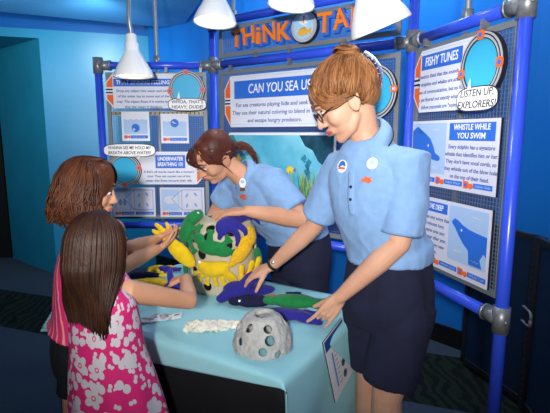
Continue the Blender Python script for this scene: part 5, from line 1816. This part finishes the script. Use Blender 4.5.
# long yellow toy the girl holds to the drum
def held_toy():
    a, b = at(163, 235, 1.93), at(192, 264, 1.90)
    x = (b-a).normalized(); z = V((-.25, -.9, .35)); z = (z - x*z.dot(x)).normalized(); y = z.cross(x)
    M = Matrix.Identity(4)
    c = (a+b)/2
    for i in range(3):
        M[i][0], M[i][1], M[i][2], M[i][3] = x[i], y[i], z[i], c[i]
    plush('felt_lobster', 'long yellow felt toy with split claws the curly haired child presses to the drum', M_yel,
          [('e', .02, 0, 0, .078, .032, .022), ('e', -.05, .004, 0, .045, .022, .018), ('t', [(-.07, .006, 0), (-.105, .012, 0), (-.130, .010, 0)], [.016, .011, .009]), ('t', [(-.08, .0, 0), (-.10, -.012, 0), (-.122, -.014, 0)], [.013, .010, .008]),
           ('t', [(-.07, .012, 0), (-.085, .032, 0), (-.105, .042, 0)], [.012, .009, .007])], placed(M))
held_toy()

# ================================================================== girl in the flowered dress, seen from behind
def flower_mat():
    m = bpy.data.materials.new('pink_flowered_cotton'); m.use_nodes = True
    nt = m.node_tree; N = nt.nodes; Lk = nt.links; b = N['Principled BSDF']; b.inputs['Roughness'].default_value = .85
    uv = N.new('ShaderNodeUVMap')
    def mth(op, a=None, c=None, d=None):
        n = N.new('ShaderNodeMath'); n.operation = op
        for i, x in enumerate((a, c, d)):
            if x is None: continue
            if isinstance(x, (int, float)): n.inputs[i].default_value = x
            else: Lk.new(x, n.inputs[i])
        return n.outputs[0]
    def layer(scale, off, petals, rad, depth, core, keep, rnd=.75):
        mp = N.new('ShaderNodeMapping'); mp.inputs['Location'].default_value = off
        Lk.new(uv.outputs[0], mp.inputs['Vector'])
        vo = N.new('ShaderNodeTexVoronoi'); vo.voronoi_dimensions = '2D'; vo.feature = 'F1'; vo.inputs['Scale'].default_value = scale; vo.inputs['Randomness'].default_value = rnd
        Lk.new(mp.outputs[0], vo.inputs['Vector'])
        sb = N.new('ShaderNodeVectorMath'); sb.operation = 'SUBTRACT'
        Lk.new(mp.outputs[0], sb.inputs[0]); Lk.new(vo.outputs['Position'], sb.inputs[1])
        s = N.new('ShaderNodeSeparateXYZ'); Lk.new(sb.outputs[0], s.inputs[0])
        cs = N.new('ShaderNodeSeparateXYZ'); Lk.new(vo.outputs['Color'], cs.inputs[0])
        ang = mth('ARCTAN2', s.outputs['Y'], s.outputs['X'])
        r = mth('SQRT', mth('ADD', mth('MULTIPLY', s.outputs['X'], s.outputs['X']), mth('MULTIPLY', s.outputs['Y'], s.outputs['Y'])))
        wob = mth('ABSOLUTE', mth('COSINE', mth('MULTIPLY_ADD', ang, petals/2, mth('MULTIPLY', cs.outputs['X'], 6.28))))
        lim = mth('MULTIPLY', mth('MULTIPLY_ADD', wob, depth, 1-depth), rad)
        inside = mth('MULTIPLY', mth('LESS_THAN', r, lim), mth('LESS_THAN', cs.outputs['Y'], keep))
        hole = mth('MULTIPLY', mth('LESS_THAN', r, core), mth('GREATER_THAN', r, core*.55))
        return mth('SUBTRACT', inside, mth('MULTIPLY', hole, inside))
    a = layer(11.5, (0, 0, 0), 5, .032, .40, .008, .72)
    c = layer(17, (.37, .21, 0), 2, .026, .9, .0, .55)
    d = layer(34, (.11, .53, 0), 2, .0125, .8, .0, .5)
    tot = mth('MAXIMUM', a, mth('MAXIMUM', c, d))
    mx = N.new('ShaderNodeMix'); mx.data_type = 'RGBA'
    Lk.new(tot, mx.inputs['Factor']); mx.inputs['A'].default_value = lin('#cc1a6c'); mx.inputs['B'].default_value = lin('#c4bec4')
    Lk.new(mx.outputs['Result'], b.inputs['Base Color'])
    return m

def girl_dress():
    f = V((.50, .87, 0)).normalized(); l = V((-.87, .50, 0)).normalized(); bk = -f
    bx, by = -.492, 1.25
    t = thing('person', 'child with long straight brown hair in a pink flowered dress, back to us', 'person', (bx, by, 0))
    pel = V((bx, by, .60)); wai = V((bx-.002, by, .725)); che = V((bx-.004, by+.004, .855)); sho = V((bx, by+.010, .960)); nb = V((bx, by+.014, 1.0))
    hc = at(99, 250, 1.245)
    MH = head_matrix(hc, V((.34, .92, -.16)), (0, 0, 1), .88)
    Rs = at(127, 291, 1.27); Re = at(189, 301, 1.43); Rw = at(186, 279, 1.58)
    Ls = sho + l*.105; Le = V((bx-.085, by+.06, .80)); Lw = V((bx-.02, by+.20, .66))
    bm = BM()
    add_head(bm, MH, nb + V((0, 0, -.02)), .040, True)
    loft(bm, smooth_rings(torso_rings([pel + V((0, 0, -.04)), pel, wai, che, sho, nb], l, [.09, .095, .082, .088, .086, .034], [.07, .075, .062, .066, .048, .032]), 4), 28)
    for S_, E_, W_ in ((Ls, Le, Lw), (Rs, Re, Rw)):
        tube(bm, [sho.lerp(S_, .6), S_, S_.lerp(E_, .5), E_], [.034, .036, .032, .028], 14)
        tube(bm, [E_, E_.lerp(W_, .35), W_], [.028, .029, .020], 14)
    add_hand(bm, Rw, at(174, 283, 1.62) - Rw + V((0, .03, 0)), V((-.3, -.1, -.8)), True, [(.6, .9, .5), (.7, .9, .5), (.7, .9, .6), (.8, .9, .6)], .72, r=.0086, thumb=(.6, .55, .6))
    add_hand(bm, Lw, V((.3, .45, -.8)), V((.6, -.6, -.1)), False, [.3, .3, .35, .4], .72, r=.0086)
    hips = [pel + l*.05, pel - l*.05]; an = [pel + l*.055 + V((0, 0, -.51)), pel - l*.055 + V((0, 0, -.51))]
    for h_, a_ in zip(hips, an):
        k_ = h_.lerp(a_, .47) + f*.006
        tube(bm, [h_, h_.lerp(k_, .5), k_], [.058, .050, .038], 16); tube(bm, [k_, k_.lerp(a_, .3), a_], [.037, .039, .025], 14); tube(bm, [a_, a_ + f*.055 + V((0, 0, -.042))], [.025, .021], 10)
    obj('body', soften_head(melt(bm, .0036, 4), MH), M_skC, t); face_parts(t, MH, '#3a2416')
    for a_ in an: shoe(t, a_, f, mat('shoe_white', '#c9c9c6', .6), .68)
    # dress
    SEG = 72
    rg = smooth_rings(torso_rings([V((bx+.030, by+.02, .40)), V((bx+.024, by+.014, .52)), V((bx+.012, by+.008, .68)), V((bx+.002, by+.002, .80)), V((bx-.002, by+.003, .895)), sho + V((0, -.004, -.008)), sho + V((0, .002, .022))], l,
                      [.180, .160, .135, .114, .106, .098, .063], [.155, .137, .116, .095, .086, .068, .044]), 8)
    bm = BM(); R = loft(bm, rg, SEG, 2.15, cap=True)
    uvl = bm.loops.layers.uv.new('UVMap')
    idx = {}
    for i, ring in enumerate(R):
        for k, v in enumerate(ring): idx[v] = (i, k)
    for fc in bm.faces:
        ks = [idx[l_.vert][1] for l_ in fc.loops]
        wrapk = max(ks) - min(ks) > SEG/2
        for l_ in fc.loops:
            i, k = idx[l_.vert]
            if wrapk and k < SEG/2: k += SEG
            l_[uvl].uv = (k/SEG*.86, l_.vert.co.z)
    for i, ring in enumerate(R):        # skirt folds
        s_ = max(0, 1 - i/26)
        for k, v in enumerate(ring):
            a = 2*PI*k/SEG
            c = rg[i][0]
            d = (v.co - c); d.z = 0
            v.co += d*(.07*s_*math.sin(a*9 + .8*math.sin(a*2)) + .012*noise.noise(v.co*14))
    dress = obj('flowered_dress', bm, flower_mat(), t)
    # frilled straps
    M_pk = mat('pink_frill', '#e23a92', .85, hex2='#eab6d4', vscale=60)
    for s, S_ in ((1, Ls), (-1, Rs)):
        bm = BM()
        pts = [S_.lerp(sho, .30) + f*.045 + V((0, 0, -.03)), S_.lerp(sho, .24) + f*.015 + V((0, 0, .034)), S_.lerp(sho, .22) - f*.02 + V((0, 0, .032)), S_.lerp(sho, .30) - f*.052 + V((0, 0, -.03))]
        tube(bm, catmull(pts, 6), .020, 10, flat=.45); obj('strap', bm, M_pk, dress)
    # hair
    Hm = hair_mat('long_brown_hair', '#1f110a', '#46291a', 30)
    R3 = MH.to_3x3().normalized(); k = .88
    bm = BM()
    ell(bm, MH @ V((-.020, 0, .036)), (.096*k, .082*k, .090*k), R3, 28, 20)
    ell(bm, MH @ V((-.045, 0, -.03)), (.062*k, .074*k, .08*k), R3, 24, 16)
    me = melt(bm, .005, 4); bm = BM(); bm.from_mesh(me); bpy.data.meshes.remove(me)
    Rn = random.Random(21); P = []
    for i in range(1500):
        al = Rn.uniform(-2.25, 2.25)
        d = V((-math.cos(al), math.sin(al), 0)); vol = Rn.uniform(.92, 1.03)
        front = max(0.0, -math.cos(al))
        wv_ = .004*math.sin(i*1.7)
        pts = [MH @ V((.012, -.004, .128))]
        for q, z in ((.45, .113), (.82, .082), (1.0, .035), (1.03, -.03), (1.0, -.075)):
            pts.append(MH @ V((-.018 + d.x*.098*q*vol, d.y*.082*q*vol, z)))
        # hanging part follows the shoulders and back
        side = d.y
        zend = .868 + .035*abs(side) + Rn.uniform(-.03, .035) + .10*front
        for z, wd_, dp in ((.955, .085, .100), (zend, .080 - .02*Rn.random(), .098)):
            p = V((bx, by, z)) + l*(side*wd_*vol) + bk*(dp*(.80 + .25*vol*max(0.1, -d.x if d.x < 0 else .1)) - .02 - .05*front)
            p += V((wv_, 0, 0))
            p.x += (-.004 + .012*(1 - (z-.86)/.15))
            pts.append(p)
        P.append(pts)
    locks(bm, P, .0034, .0010, 4)
    obj('hair', bm, Hm, t)
girl_dress()
plush('felt_sea_slug', 'navy felt toy gripped in the right hand of the child in the flowered dress', M_navy,
      [('e', 0, 0, 0, .038, .024, .018), ('t', [(-.01, .01, 0), (-.02, .04, .004), (-.018, .062, .006)], [.015, .011, .006]), ('t', [(.02, -.01, 0), (.03, -.03, 0), (.02, -.045, 0)], [.016, .014, .010])],
      placed(Matrix.Translation(at(175, 287, 1.625)) @ Matrix.Rotation(math.radians(60), 4, 'X')))

bpy.data.scenes.remove(WORK)
